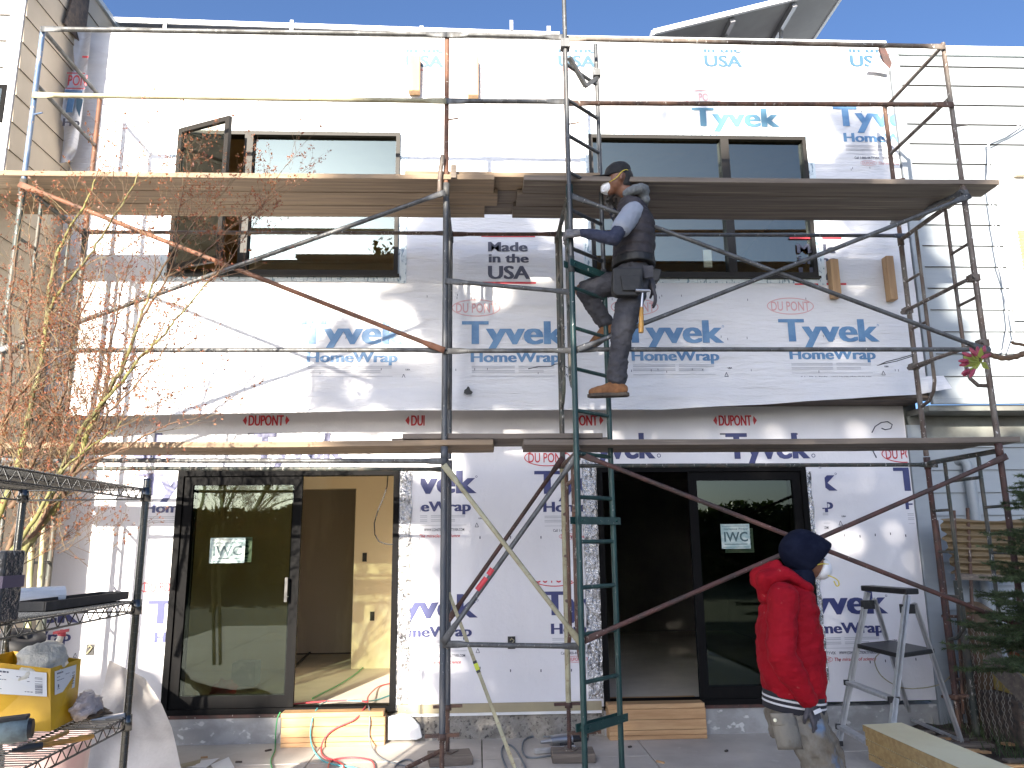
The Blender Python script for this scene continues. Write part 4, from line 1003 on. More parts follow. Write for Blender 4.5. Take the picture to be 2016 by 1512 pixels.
s2_, tx0, tx1, tzt = step_box(1200, 1392, 1385, 'new fir board step in front of the dark right door')
# ------------------------------------------------------------------ hoses and cables
def hose(name, pts, r, m, label, cat, n=7):
    """pts: (px, py, where) where = 'g' ground, 's' step tread, 'f' front of the step, 'r' room floor, or a height"""
    w = []
    for (px, py, k) in pts:
        if k == 'g': p = PZ(px, py, r + .003)
        elif k == 's': p = PZ(px, py, szt + r)
        elif k == 'f': p = P(px, py, -.17 - r)
        elif k == 'r': p = PZ(px, py, .225 + r)
        else: p = P(px, py, k)
        w.append(p)
    # Catmull-Rom
    o = []
    for i in range(len(w) - 1):
        p0, p1, p2, p3 = w[max(i - 1, 0)], w[i], w[i + 1], w[min(i + 2, len(w) - 1)]
        for k in range(6):
            t = k / 6; o.append(.5 * ((2 * p1) + (p2 - p0) * t + (2 * p0 - 5 * p1 + 4 * p2 - p3) * t * t + (3 * p1 - p0 - 3 * p2 + p3) * t ** 3))
    o.append(w[-1]); mb = MB(); mb.tube(o, r, n)
    return tag(mb.build(name, m, None), label, cat)
M['hose_red'] = mat('red_rubber_hose', (.50, .055, .07), .45)
M['hose_teal'] = mat('teal_hose', (.10, .42, .44), .45)
M['hose_green'] = mat('green_cord', (.05, .30, .11), .5)
M['hose_grey'] = mat('grey_cord', (.16, .18, .20), .55)
hose('air_hose', [(770, 1345, 'r'), (745, 1352, 'r'), (726, 1370, 's'), (724, 1384, 's'), (716, 1396, 's'), (700, 1415, 'f'), (660, 1434, 'f'), (640, 1452, 'f'), (632, 1475, 'g'), (638, 1490, 'g'), (660, 1498, 'g'), (676, 1508, 'g'), (676, 1530, 'g')], .0065, M['hose_red'], 'red air hose running from the left room down over the fir step', 'hose')
hose('air_hose', [(560, 1388, 's'), (600, 1384, 's'), (650, 1380, 's'), (700, 1379, 's'), (722, 1382, 's')], .0065, M['hose_red'], 'red hose lying straight along the top of the left fir step', 'hose')
hose('air_hose', [(645, 1530, 'g'), (650, 1500, 'g'), (680, 1492, 'g'), (715, 1493, 'g'), (735, 1502, 'g'), (738, 1530, 'g')], .0065, M['hose_red'], 'red hose loop on the patio slab in front of the left step', 'hose')
hose('air_hose', [(775, 1366, 'r'), (740, 1378, 'r'), (716, 1380, 's'), (680, 1379, 's'), (645, 1380, 's'), (624, 1396, 's'), (614, 1420, 'f'), (611, 1450, 'f'), (617, 1475, 'g'), (634, 1496, 'g'), (662, 1506, 'g'), (700, 1512, 'g'), (760, 1535, 'g')], .006, M['hose_teal'], 'pale teal air hose looping down over the left fir step', 'hose')
hose('extension_cord', [(552, 1402, -.04), (546, 1415, -.06), (543, 1440, -.07), (542, 1462, 'g'), (541, 1478, 'g'), (533, 1498, 'g'), (538, 1520, 'g')], .0055, M['hose_green'], 'thin green cord dropping from the left door sill to the patio', 'cord')
hose('extension_cord', [(722, 1384, 's'), (727, 1396, 's'), (728, 1420, 'f'), (727, 1450, 'f'), (736, 1478, 'g'), (756, 1496, 'g'), (790, 1506, 'g'), (830, 1515, 'g')], .006, M['hose_grey'], 'grey cord hanging over the right end of the left fir step', 'cord')
hose('extension_cord', [(830, 1525, 'g'), (780, 1516, 'g'), (782, 1504, 'g'), (798, 1496, 'g'), (812, 1498, 'g'), (820, 1512, 'g'), (800, 1530, 'g')], .007, M['hose_grey'], 'dark grey cord coiled on the slab beside the scaffold jack', 'cord')
hose('extension_cord', [(730, 1300, 'r'), (706, 1322, 'r'), (690, 1334, 'r'), (664, 1350, 'r'), (640, 1362, 'r'), (615, 1375, 'r')], .007, M['hose_green'], 'green hose lying across the floor of the left room', 'cord')
hose('air_hose', [(1112, 1455, 'g'), (1060, 1449, 'g'), (1034, 1456, 'g'), (1028, 1474, 'g'), (1034, 1488, 'g'), (1052, 1492, 'g'), (1090, 1487, 'g')], .0075, M['hose_grey'], 'grey air hose curling back from the nail gun', 'hose')
hose('air_hose', [(1045, 1535, 'g'), (1035, 1512, 'g'), (1018, 1480, 'g'), (1002, 1466, 'g'), (990, 1470, 'g'), (988, 1488, 'g'), (998, 1515, 'g'), (1005, 1535, 'g')], .0075, M['hose_grey'], 'grey air hose loop on the slab in front of the nail gun', 'hose')
# rod lying in the left room
mb = MB(); mb.tube([PZ(566, 1325, .245), PZ(610, 1285, .245)], .014, 8); tag(mb.build('metal_rod', M['galv']), 'short metal rod lying on the floor inside the left room', 'rod')
# stubby pipe leaning at the middle jack
mb = MB(); mb.tube([PZ(800, 1512, .03), P(868, 1478, -.75)], .017, 8); tag(mb.build('loose_pipe', M['rust']), 'short rusty pipe lying against the jack under the middle post', 'pipe')
# long spirit level leaning in the middle bay
a, b = P(884, 1168, -.80), PZ(1022, 1535, .02)
lv = thing('spirit_level', tuple(b), 'long cream spirit level leaning in the middle scaffold bay', 'level')
mb = MB(); mb.bar(a, b, .026, .05, (0, -1, .2)); mb.build('body', M['creamtube'], lv, bevel=.003)
d = (b - a); c = a + d * .425; M['vial'] = mat('yellow_vial', (.55, .62, .05), .2)
mb = MB(); mb.bar(c - d * .032, c + d * .032, .029, .053, (0, -1, .2)); mb.build('vial_frame', M['black_plastic'], lv)
mb = MB(); mb.bar(c - d * .018, c + d * .018, .031, .055, (0, -1, .2)); mb.build('vial', M['vial'], lv)
# pneumatic nailer on the ground
g0 = PZ(1088, 1474, .0)
ng = thing('nail_gun', tuple(g0), 'grey and black pneumatic nail gun lying on the slab by the ladder foot', 'nail gun')
u = Vector((.97, .25, 0)); w = Vector((-.25, .97, 0)); Zv = Vector((0, 0, 1))
mb = MB(); mb.tube([g0 - u * .02 + Zv * .06, g0 + u * .08 + Zv * .06, g0 + u * .16 + Zv * .06], [.038, .045, .040], 14); mb.build('cylinder', M['steel'], ng)
mb = MB(); mb.tube([g0 + u * .16 + Zv * .06, g0 + u * .30 + w * .01 + Zv * .055], [.028, .024], 12); mb.build('handle', M['black_plastic'], ng)
mb = MB(); mb.obox(g0 - u * .02 - w * .11 + Zv * .022, u * .17, w * .022, Zv * .016); mb.build('magazine', M['alu'], ng, bevel=.004)
mb = MB(); mb.tube([g0 - u * .02 + Zv * .06, g0 - u * .10 + Zv * .055], [.022, .012], 10); mb.build('nose', M['steel'], ng)
mb = MB(); mb.obox(g0 + u * .10 - w * .06 + Zv * .035, u * .05, w * .02, Zv * .012); mb.build('trigger_guard', M['black_plastic'], ng)
# ------------------------------------------------------------------ aluminium step ladder
FL, FR, RL, RR_ = PZ(1648, 1468, 0), PZ(1742, 1532, 0), PZ(1797, 1432, 0), PZ(1897, 1478, 0)
TL, TR = P(1712, 1158, -.42), P(1790, 1164, -.86)
zc = (TL.z + TR.z) / 2
sl_ = thing('step_ladder', ((FL.x + RR_.x) / 2, -.6, 0), 'aluminium step ladder with black cap standing right of the man in red', 'step ladder')
def rail(p, q, w, h, nm):
    mb = MB(); d = (Vector(q) - Vector(p)).normalized(); side = Vector((0, 1, 0)); side = (side - d * side.dot(d)).normalized(); o = d.cross(side)
    mb.bar(p, q, w * .35, h, side); k = [(1, 0), (-1, 0)]
    for s in (1, -1): mb.bar(Vector(p) + side * (h / 2 - .002) * s + o * w * .2, Vector(q) + side * (h / 2 - .002) * s + o * w * .2, w * .55, .004, side)
    return mb.build(nm, M['alu'], sl_)
tl, tr_ = Vector((TL.x - .03, TL.y, zc - .03)), Vector((TR.x - .03, TR.y, zc - .03))
rail(tl, FL, .06, .035, 'front_rail'); rail(tr_, FR, .06, .035, 'front_rail')
rl, rr = Vector((TL.x + .03, TL.y + .01, zc - .09)), Vector((TR.x + .03, TR.y + .01, zc - .09))
rail(rl, RL, .045, .028, 'rear_rail'); rail(rr, RR_, .045, .028, 'rear_rail')
mb = MB(); c = (TL + TR) / 2; c.z = zc; ax = (TR - TL); ax.z = 0; L_ = ax.length; ax.normalize(); pr = Vector((-ax.y, ax.x, 0))
mb.obox(c, ax * (L_ / 2 + .035), pr * .06, Vector((0, 0, .022))); mb.build('top_cap', M['black_plastic'], sl_, bevel=.008)
for t, nm in ((tl, 'hinge'), (tr_, 'hinge')):
    mb = MB(); mb.obox(t + Vector((.0, 0, -.10)), (.05, 0, .0), (0, .026, 0), (0, 0, .035)); mb.build(nm, M['black_plastic'], sl_, bevel=.006)
lerp = lambda a, b, t: a + (b - a) * t
for t in (.60, .88):
    a, b = lerp(tl, FL, t), lerp(tr_, FR, t); mb = MB(); mb.bar(a, b, .075, .028); st_ = mb.build('step', M['alu'], sl_, bevel=.008)
    for e in (a, b): mb = MB(); mb.obox(e, (.04, 0, 0), (0, .012, 0), (0, 0, .02)); mb.build('step_cap', M['black_plastic'], st_)
t = .36
a, b = lerp(tl, FL, t), lerp(tr_, FR, t); c_, e_ = lerp(rl, RL, t - .04), lerp(rr, RR_, t - .04); z = a.z
mb = MB(); q = [Vector((p.x, p.y, z)) for p in (a, b, e_ + Vector((.04, 0, 0)), c_ + Vector((.04, 0, 0)))]; mb.prism([p + Vector((0, 0, -.018)) for p in q], (0, 0, .035)); mb.build('platform', M['black_plastic'], sl_, bevel=.006)
a, b = lerp(rl, RL, .93), lerp(rr, RR_, .93); mb = MB(); mb.bar(a, b, .03, .02); mb.build('rear_brace', M['alu'], sl_)
for f in (FL, FR, RL, RR_):
    mb = MB(); mb.obox(f + Vector((0, 0, .018)), (.04, 0, 0), (0, .024, 0), (0, 0, .02)); mb.build('foot', M['rubber'], sl_)
hose('cord', [(1880, 1318, -.6), (1855, 1345, -.5), (1810, 1355, -.4), (1770, 1352, -.35), (1735, 1330, -.35), (1722, 1300, -.3), (1735, 1283, -.3)], .0045, M['creamtube'], 'thin cream cord hanging in a loop behind the step ladder', 'cord', 5)
# ------------------------------------------------------------------ stack of lumber, lower right
M['cream_board'] = mat('primed_board_face', (.76, .70, .46), .6, col2=(.68, .61, .38), nscale=(2, 2, 2))
M['board_edge'] = mat('fibre_board_edge', (.46, .34, .16), .85, col2=(.36, .25, .11), nscale=(30, 30, 30), bump=.5, bscale=(50, 50, 50), bdist=.004)
zt_ = .52
p0, p1 = PZ(1698, 1427, zt_), PZ(1775, 1423, zt_); q0 = PZ(1905, 1520, zt_); q1 = PZ(2050, 1520, zt_)
dl0 = (q0 - p0).normalized(); wv = p1 - p0
for i in range(5):
    o = Vector((.006 * (i % 2), -.01 * i, -.037 * i)); mb = MB(); L2 = 1.9
    pts = [p0 + o, p1 + o, p1 + dl0 * L2 + o, p0 + dl0 * L2 + o]
    mb.prism([p + Vector((0, 0, -.034)) for p in pts], (0, 0, .034), 1)
    top_f = len(mb.f); mb.poly([p + Vector((0, 0, .0015)) for p in (pts if (pts[1] - pts[0]).cross(pts[2] - pts[1]).z > 0 else pts[::-1])], 0)
    lb = ('top board of the cream faced stack in the lower right corner', 'second board from the top of the cream faced stack', 'third board down in the cream faced stack', 'fourth board down in the cream faced stack', 'bottom board of the cream faced stack')[i]
    tag(mb.build('trim_board', [M['cream_board'], M['board_edge']]), lb, 'board', 'boards stacked in the lower right corner')
for t in (.3, 1.6):
    c = p0 + wv / 2 + dl0 * t; sh = thing('sawhorse', (c.x, c.y, 0), ('sawhorse under the far end of the cream board stack', 'sawhorse under the near end of the cream board stack')[t > 1], 'sawhorse')
    zz = zt_ - .037 * 5; mb = MB(); wn_ = wv.normalized(); mb.bar(c - wn_ * .17 + Vector((0, 0, zz - .045 - c.z)), c + wn_ * .17 + Vector((0, 0, zz - .045 - c.z)), .05, .09); mb.build('beam', M['fir'], sh)
    for s in (-1, 1):
        for e in (-1, 1):
            mb = MB(); a = c + wn_ * .14 * s; mb.bar(Vector((a.x, a.y, zz - .05)), Vector((a.x, a.y, 0)) + dl0 * .16 * e, .04, .03); mb.build('leg', M['fir'], sh)
# ------------------------------------------------------------------ right side: chain-link fence, posts, corrugated sheet, clutter
fx = lambda y: 3.98 + (y + .35) * -.16
cf = thing('chain_link_fence', (4.0, -1, 0), 'sagging chain-link fence with rusty posts at the right edge', 'fence')
mb = MB(); y0f, y1f, hz, st = -.30, -2.35, 1.02, .062
ny = int((y0f - y1f) / st)
for i in range(ny + 1):
    for s in (0, 1):
        pts = []
        for j in range(int(hz / st) + 1):
            y = y0f - i * st - (st / 2 if (j + s) % 2 else 0); sag = .05 * mnoise.noise((y * 1.4, j * .12, 2)); top = 1 - .10 * (1 + mnoise.noise((y * 2, 0, 7)))
            pts.append((fx(y) + sag, y + .02 * mnoise.noise((y, j * .3, 5)), .02 + j * st * top))
        if s == 0 or True: mb.tube(pts, .0028, 4, cap=False)
M['mesh_wire'] = mat('dull_fence_wire', (.34, .32, .28), .6, metal=.2, col2=(.24, .20, .16), nscale=(9, 9, 9))
mb.build('wire_mesh', M['mesh_wire'], cf)
for (y, h, r, m) in ((-.26, 1.75, .022, 'rust'), (-.42, 1.25, .030, 'darktube'), (-2.38, 1.2, .03, 'darktube')):
    mb = MB(); mb.tube([(fx(y), y, 0), (fx(y) - .01, y, h)], r, 10); mb.build('post', M[m], cf)
for z in (.45, .95): mb = MB(); mb.tube([(fx(-.26) - .04, -.24, z), (fx(-.4) + .04, -.46, z + .01)], .014, 6); mb.build('clamp', M['rust'], cf)
M['fibreglass'] = mat('tan_corrugated_sheet', (.21, .155, .085), .65, col2=(.15, .11, .06), nscale=(3, 3, 12), thr=(.35, .65))
mb = MB(); a, b, c, d = P(1850, 1022, -.32), P(2030, 1026, -.5), P(1878, 1130, -.32), P(2040, 1136, -.5)
def corr(u, v):
    p = a.lerp(b, u).lerp(c.lerp(d, u), v); return (p.x + .02 * sin(v * 30), p.y - .018 * sin(v * 2 * pi * 8), p.z + (.012 * sin(u * 9) if v in (0, 1) else 0))
mb.grid(corr, 8, 64); cs = thing('corrugated_sheet', tuple(c), 'tan corrugated fibreglass sheet standing against the grey siding on the right', 'sheet')
mb.build('sheet', M['fibreglass'], cs)
mb = MB(); mb.bar(c + Vector((.02, -.03, -.02)), d + Vector((0, -.03, -.02)), .03, .05); mb.build('bottom_batten', M['plank_grey'], cs)
for (px, y0_, y1_) in ((1878, 1005, 1205), (1905, 1000, 1200)):
    mb = MB(); mb.tube([P(px, y0_, -.37), P(px + 18, y1_ + 200, -.37)], .014, 6); mb.build('stake', M['rust'], cs)
M['tarp_brown'] = mat('brown_mulch_bag', (.14, .085, .045), .7, col2=(.09, .06, .035), nscale=(8, 8, 3), bump=.6, bscale=(12, 12, 4), bdist=.03)
c = P(1925, 1420, -.25); mb = MB()
mb.lathe((c.x + .08, -.28, 0), [(0, 0), (.15, .0), (.165, .2), (.15, .5), (.155, .8), (.13, 1.0), (.05, 1.06), (0, 1.07)], n=18); tag(mb.build('wrapped_post', M['tarp_brown']), 'brown wrapped bundle standing behind the chain-link fence', 'bundle')
M['terracotta'] = mat('terracotta', (.32, .10, .06), .75, col2=(.25, .09, .06), nscale=(8, 8, 8))
c = P(2002, 1285, -.6); mb = MB(); mb.lathe((c.x + .05, -.6, c.z - .10), [(0, 0), (.09, 0), (.13, .18), (.145, .18), (.145, .22), (.12, .22), (.11, .17), (0, .16)], n=20); tag(mb.build('plant_pot', M['terracotta']), 'terracotta pot on a yellow crate behind the chain-link fence', 'pot')
M['yellow_crate'] = mat('faded_yellow_plastic', (.45, .34, .10), .6)
mb = MB(); x = c.x + .05; mb.box((x - .18, -.78, c.z - .30), (x + .22, -.45, c.z - .102)); mb.box((x - .2, -.80, c.z - .13), (x + .24, -.785, c.z - .103)); tag(mb.build('crate', M['yellow_crate'], bevel=.01), 'yellow plastic crate under the terracotta pot behind the fence', 'crate')
mb = MB(); mb.box((x - .3, -.9, .03), (x + .5, -.42, c.z - .305)); tag(mb.build('planter_box', M['dark_wood_and_lap_shade'], bevel=.02), 'dark wooden planter box under the yellow crate', 'planter')
mb = MB(); mb.bar(P(1945, 1290, -.75), P(2040, 1385, -1.1), .03, .16); tag(mb.build('leaning_board', M['plank_grey']), 'grey board leaning low behind the chain-link fence', 'board')
# wood scraps on the soil and small debris on the slab
rs = random.Random(11)
for i in range(16):
    px, py = rs.uniform(1800, 2010), rs.uniform(1436, 1508); c = PZ(px, py, .06); a = rs.uniform(0, pi); l = rs.uniform(.05, .20); w_ = rs.uniform(.012, .035)
    mb = MB(); mb.obox(c, Vector((cos(a), sin(a), rs.uniform(-.15, .15))) * l, Vector((-sin(a), cos(a), 0)) * w_, Vector((0, 0, .008))); tag(mb.build('wood_scrap', M['plank_grey' if i % 3 else 'fir']), 'small wood scrap lying on the soil below the chain-link fence', 'scrap', 'wood scraps on the soil')
for i, (px, py) in enumerate(((402, 1491), (528, 1477), (500, 1420), (470, 1500), (905, 1480), (1240, 1470), (1410, 1440), (1430, 1478), (1300, 1500))):
    c = PZ(px, py, .008); a = rs.uniform(0, pi); mb = MB(); l = rs.uniform(.012, .035); mb.obox(c, Vector((cos(a), sin(a), 0)) * l, Vector((-sin(a), cos(a), 0)) * .008, (0, 0, .006)); tag(mb.build('wood_chip', M['dark_wood_and_lap_shade' if i % 2 else 'fir']), 'tiny wood chip lying on the patio slab', 'chip', 'chips on the patio slab')
# drop sheet, broken plaster slab, papers
M['sheet'] = mat('white_drop_sheet', (.50, .47, .44), .7, col2=(.43, .40, .37), nscale=(2, 2, 2), bump=.5, bscale=(3, 3, 3), bdist=.05)
sp_ = [(215, 1300, 285, 1335), (205, 1345, 318, 1385), (190, 1400, 338, 1432), (180, 1462, 345, 1460), (160, 1540, 358, 1520)]
def sheet(u, v):
    t = v * (len(sp_) - 1); i = min(int(t), len(sp_) - 2); f = t - i; r_ = [sp_[i][k] * (1 - f) + sp_[i + 1][k] * f for k in range(4)]
    px, py = r_[0] + (r_[2] - r_[0]) * u, r_[1] + (r_[3] - r_[1]) * u
    return P(px, py, -.25 - .9 * v - .10 * sin(u * 5 + v * 3) + .05 * mnoise.noise((u * 4, v * 4, 0)))
mb = MB(); mb.grid(sheet, 30, 30); tag(mb.build('drop_sheet', M['sheet']), 'off-white drop sheet draped over a heap between shelf and left door', 'sheet')
mb = MB(); mb.prism([P(a, b, -.075) for a, b in ((764, 1457), (764, 1412), (790, 1405), (806, 1408), (826, 1428), (831, 1452), (820, 1457))][::-1], (0, .03, 0)); tag(mb.build('plaster_slab', M['white_paint'], bevel=.006), 'broken white slab leaning on the foundation right of the left step', 'slab')
for i, pts in enumerate((((380, 1500), (432, 1496), (405, 1512), (366, 1514)), ((415, 1506), (450, 1494), (462, 1512), (420, 1518)), ((350, 1506), (396, 1498), (392, 1506), (352, 1516)))):
    mb = MB(); mb.prism([PZ(a, b, .006 + .004 * i) + Vector((0, 0, .012 * (k % 2))) for k, (a, b) in enumerate(pts)][::-1], (0, 0, .002)); tag(mb.build('paper_scrap', M['white_paint'] if i != 2 else M['tan_strip']), ('flat white paper scrap at the bottom of the drop sheet', 'crumpled white paper scrap right of the drop sheet', 'tan cardboard strip at the foot of the drop sheet')[i], 'paper')

# things left on the floor inside the left room
M['blue_card'] = mat('blue_carton', (.05, .12, .20), .6, col2=(.20, .28, .33), nscale=(9, 9, 9), thr=(.55, .6))
c = PZ(480, 1352, .225); mb = MB(); mb.box((c.x - .13, c.y, .226), (c.x + .10, c.y + .22, .45)); tag(mb.build('carton', M['blue_card'], bevel=.004), 'blue carton on the floor behind the left sliding glass', 'carton')
c = PZ(432, 1378, .225); mb = MB()
def rb_(u, v):
    a, b = 2 * pi * u, pi * v; d = Vector((sin(b) * cos(a), sin(b) * sin(a), -cos(b))); k = 1 + .4 * mnoise.noise(d * 2.2); return (c.x + d.x * .11 * k, c.y + .1 + d.y * .09 * k, max(.227, .29 + d.z * .09 * k))
mb.grid(rb_, 18, 14); tag(mb.build('red_bag', M['red']), 'crumpled red bag on the floor behind the left sliding glass', 'bag')
# ------------------------------------------------------------------ maple at the left
M['maple_bark'] = mat('green_maple_bark', (.19, .185, .055), .75, col2=(.10, .095, .045), nscale=(8, 8, 3), thr=(.40, .65), col3=(.27, .25, .12), n3=(30, 30, 12), thr3=(.60, .7))
M['twig'] = mat('brown_twig', (.095, .055, .035), .8, col2=(.15, .095, .055), nscale=(9, 9, 9), thr=(.45, .6))
M['twig_light'] = mat('pale_twig', (.21, .155, .08), .75, col2=(.14, .10, .055), nscale=(9, 9, 9), thr=(.45, .6))
M['bud_red'] = leafmat('red_maple_bud', (.19, .062, .04), (.26, .09, .05), (.26, .10, .045))
M['bud_orange'] = leafmat('orange_maple_leaf', (.21, .095, .035), (.30, .13, .045), (.16, .06, .03))
mp = thing('maple_tree', (-3.2, -2.1, 0), 'budding maple with bright green limbs and reddish new leaves at the left', 'tree')
rm = random.Random(21)
YM = -2.05
limbs = [  # (points (px, py, dY), r0, r1, moss)
    ([(-60, 1330, 0), (-10, 1180, 0), (60, 1060, .02), (118, 985, .05), (165, 880, .02), (196, 800, -.05), (236, 735, -.05), (268, 650, -.1), (300, 560, -.1)], .040, .007, 1),
    ([(40, 1100, .02), (88, 1010, .0), (118, 930, -.05), (160, 850, -.1), (186, 812, -.12), (240, 748, -.16), (280, 702, -.2), (316, 666, -.24), (356, 618, -.28), (412, 552, -.32)], .022, .004, 1),
    ([(-70, 1180, .1), (-20, 1060, .1), (30, 930, .1), (62, 800, .1), (84, 690, .1), (94, 600, .08), (108, 520, .06), (132, 455, .05), (165, 410, .03), (188, 352, 0)], .026, .005, 1),
    ([(84, 690, .1), (98, 610, .06), (128, 560, .02), (168, 515, -.02), (205, 455, -.06), (246, 392, -.1), (272, 345, -.12)], .014, .0035, 1),
    ([(-30, 1010, .2), (5, 860, .2), (22, 740, .2), (18, 620, .22), (30, 500, .22)], .022, .004, 0),
    ([(60, 1060, .0), (130, 950, -.1), (190, 905, -.2), (250, 878, -.3), (310, 845, -.36), (352, 828, -.4)], .014, .003, 0),
    ([(20, 1000, .1), (60, 920, .1), (95, 840, .06), (125, 780, .0), (138, 700, .0), (150, 640, .0), (190, 560, .0)], .018, .004, 0),
    ([(118, 985, .05), (150, 915, -.1), (180, 870, -.1), (225, 800, -.1), (258, 770, -.14), (300, 722, -.2), (330, 676, -.2)], .014, .003, 0),
    ([(5, 1110, .1), (45, 990, .15), (40, 880, .15), (60, 760, .15), (48, 640, .15), (62, 560, .15), (58, 470, .15)], .018, .004, 0),
    ([(-20, 900, .0), (10, 820, -.05), (52, 760, -.1), (90, 720, -.12), (140, 690, -.15)], .014, .003, 0),
    ([(20, 1090, .0), (70, 1020, -.1), (105, 950, -.1), (150, 900, -.1), (205, 862, -.2), (240, 830, -.2)], .016, .003, 1),
    ([(180, 850, -.05), (210, 755, .05), (215, 690, .1), (230, 620, .12), (240, 560, .1), (262, 500, .1)], .010, .003, 0),
    ([(268, 650, -.1), (295, 600, -.1), (330, 545, -.12), (350, 480, -.1), (352, 420, -.1), (365, 360, -.1)], .010, .0025, 0),
    ([(300, 560, -.1), (340, 500, -.1), (380, 440, -.1), (420, 400, -.05)], .008, .0025, 0),
    ([(330, 545, -.12), (400, 500, -.15), (450, 450, -.15), (500, 420, -.15), (540, 372, -.15)], .006, .002, 0),
    ([(412, 552, -.32), (450, 515, -.3), (480, 470, -.3)], .005, .002, 0),
]
bark, twig, pale = MB(), MB(), MB(); red, org = MB(), MB()
def smooth_path(w, k=5):
    o = []
    for i in range(len(w) - 1):
        p0, p1, p2, p3 = w[max(i - 1, 0)], w[i], w[i + 1], w[min(i + 2, len(w) - 1)]
        for j in range(k):
            t = j / k; o.append(.5 * ((2 * p1) + (p2 - p0) * t + (2 * p0 - 5 * p1 + 4 * p2 - p3) * t * t + (3 * p1 - p0 - 3 * p2 + p3) * t ** 3))
    o.append(w[-1]); return o
def buds(p, d, n, sz=1):
    for _ in range(n):
        mbx = red if rm.random() < .62 else org
        a = (d + Vector((rm.gauss(0, .7), rm.gauss(0, .7), rm.gauss(0, .7)))).normalized(); l = rm.uniform(.008, .021) * sz
        b = a.cross(Vector((rm.gauss(0, 1), rm.gauss(0, 1), rm.gauss(0, 1)))).normalized() * l * rm.uniform(.16, .34)
        o = p + Vector((rm.gauss(0, .006), rm.gauss(0, .006), rm.gauss(0, .006)))
        mbx.add([o, o + a * l * .5 + b, o + a * l, o + a * l * .5 - b], [(0, 1, 2, 3)])
def sprout(p, d, L, r, depth):
    """a twig with side twigs and buds"""
    n = max(3, int(L / .05)); pts = [p]; q = Vector(p); dd = Vector(d).normalized()
    for i in range(n):
        dd = (dd + Vector((rm.gauss(0, .10), rm.gauss(0, .08), rm.gauss(0, .10) + .045))).normalized(); q = q + dd * (L / n); pts.append(q.copy())
        if depth > 0 and i > 0 and rm.random() < .80:
            s = rm.choice((-1, 1)); side = (dd * .75 + Vector((s * rm.uniform(.3, .8), rm.uniform(-.45, .45), rm.uniform(.0, .45)))).normalized()
            sprout(q, side, L * rm.uniform(.28, .6), r * .6, depth - 1)
        if rm.random() < (.55 if depth == 0 else .3): buds(q, dd, rm.randint(1, 3), 1)
    buds(q, dd, rm.randint(2, 6), 1.1)
    (pale if rm.random() < .35 else twig).tube(pts, [r * (1 - .7 * i / n) for i in range(n + 1)], 4, cap=False)
for li, (pts, r0, r1, moss) in enumerate(limbs):
    w = smooth_path([P(a, b, YM + dy) for a, b, dy in pts]); n = len(w)
    w = [p + Vector((rm.gauss(0, .004), rm.gauss(0, .004), rm.gauss(0, .004))) for p in w]
    rr_ = [r0 + (r1 - r0) * (i / (n - 1)) ** .7 for i in range(n)]
    (bark if moss else twig).tube(w, rr_, 8 if moss else 6, cap=True)
    for i in range(3, n):
        f = i / n; d = (w[i] - w[i - 1]).normalized()
        if rm.random() < .35 + .5 * f:
            s = rm.choice((-1, 1)); side = (d * .7 + Vector((s * rm.uniform(.3, .9), rm.uniform(-.5, .5), rm.uniform(.1, .5)))).normalized()
            sprout(w[i], side, rm.uniform(.18, .50) * (1.15 - .4 * f), max(.0016, min(rr_[i] * .45, .0042)), 2 if rm.random() < .55 else 1)
        if f > .5: buds(w[i], d, rm.randint(0, 3))
    sprout(w[-1], (w[-1] - w[-3]).normalized(), .35, max(r1 * .7, .0022), 2)
# thicket of fine shoots low in the tree
for i in range(230):
    px, py = rm.uniform(-30, 230), rm.uniform(560, 1120)
    if px > 190 and py > 960: continue
    p = P(px, py, YM + rm.uniform(-.25, .3)); d = Vector((rm.gauss(.3, .6), rm.gauss(0, .3), rm.uniform(.2, 1)))
    sprout(p, d, rm.uniform(.16, .42), .0022, 1)
bark.build('trunk', M['maple_bark'], mp); twig.build('branches', M['twig'], mp); pale.build('shoots', M['twig_light'], mp); red.build('buds', M['bud_red'], mp); org.build('young_leaves', M['bud_orange'], mp)
M['birch'] = mat('pale_stem_bark', (.46, .42, .28), .7, col2=(.25, .27, .10), nscale=(20, 20, 8), thr=(.45, .65))
for k, (px, y1, lb) in enumerate(((57, 1010, 'slim pale stem behind the wire shelf, left one of two'), (78, 1000, 'slim pale stem behind the wire shelf, right one of two'))):
    mb = MB(); mb.tube(smooth_path([PZ(px - 4, 1600, 0.0) if False else P(px - 8, 1480, -1.7), P(px - 2, 1300, -1.7), P(px, 1180, -1.7), P(px + 4, 1090, -1.72), P(px + 9, y1, -1.75)]), .018, 8); tag(mb.build('sapling_stem', M['birch']), lb, 'sapling')
# ------------------------------------------------------------------ conifer at the right edge
M['needle'] = leafmat('dark_needle', (.035, .055, .022), (.06, .10, .03), (.055, .08, .035))
M['needle_light'] = leafmat('pale_needle', (.08, .12, .055), (.10, .15, .05), (.06, .09, .04))
rc = random.Random(8)
cn = thing('conifer', (3.75, -1.95, 0), 'dark green young conifer with drooping needled branches at the right edge', 'tree')
nd, nl, wd = MB(), MB(), MB()
TX, TY = 3.72, -1.95
wd.tube([(TX, TY, .0), (TX + .02, TY, .8), (TX, TY, 1.5), (TX + .01, TY, 2.05)], [.045, .035, .022, .006], 8)
def needles(a, b, n, mbx):
    d = (b - a); dn = d.normalized()
    for i in range(n):
        t = rc.random(); p = a + d * t; v = (dn * .75 + Vector((rc.gauss(0, .6), rc.gauss(0, .6), rc.gauss(0, .5)))).normalized(); l = rc.uniform(.018, .036)
        w = v.cross(Vector((rc.gauss(0, 1), rc.gauss(0, 1), rc.gauss(0, 1)))).normalized() * .0026
        mbx.add([p - w, p + w, p + v * l], [(0, 1, 2)])
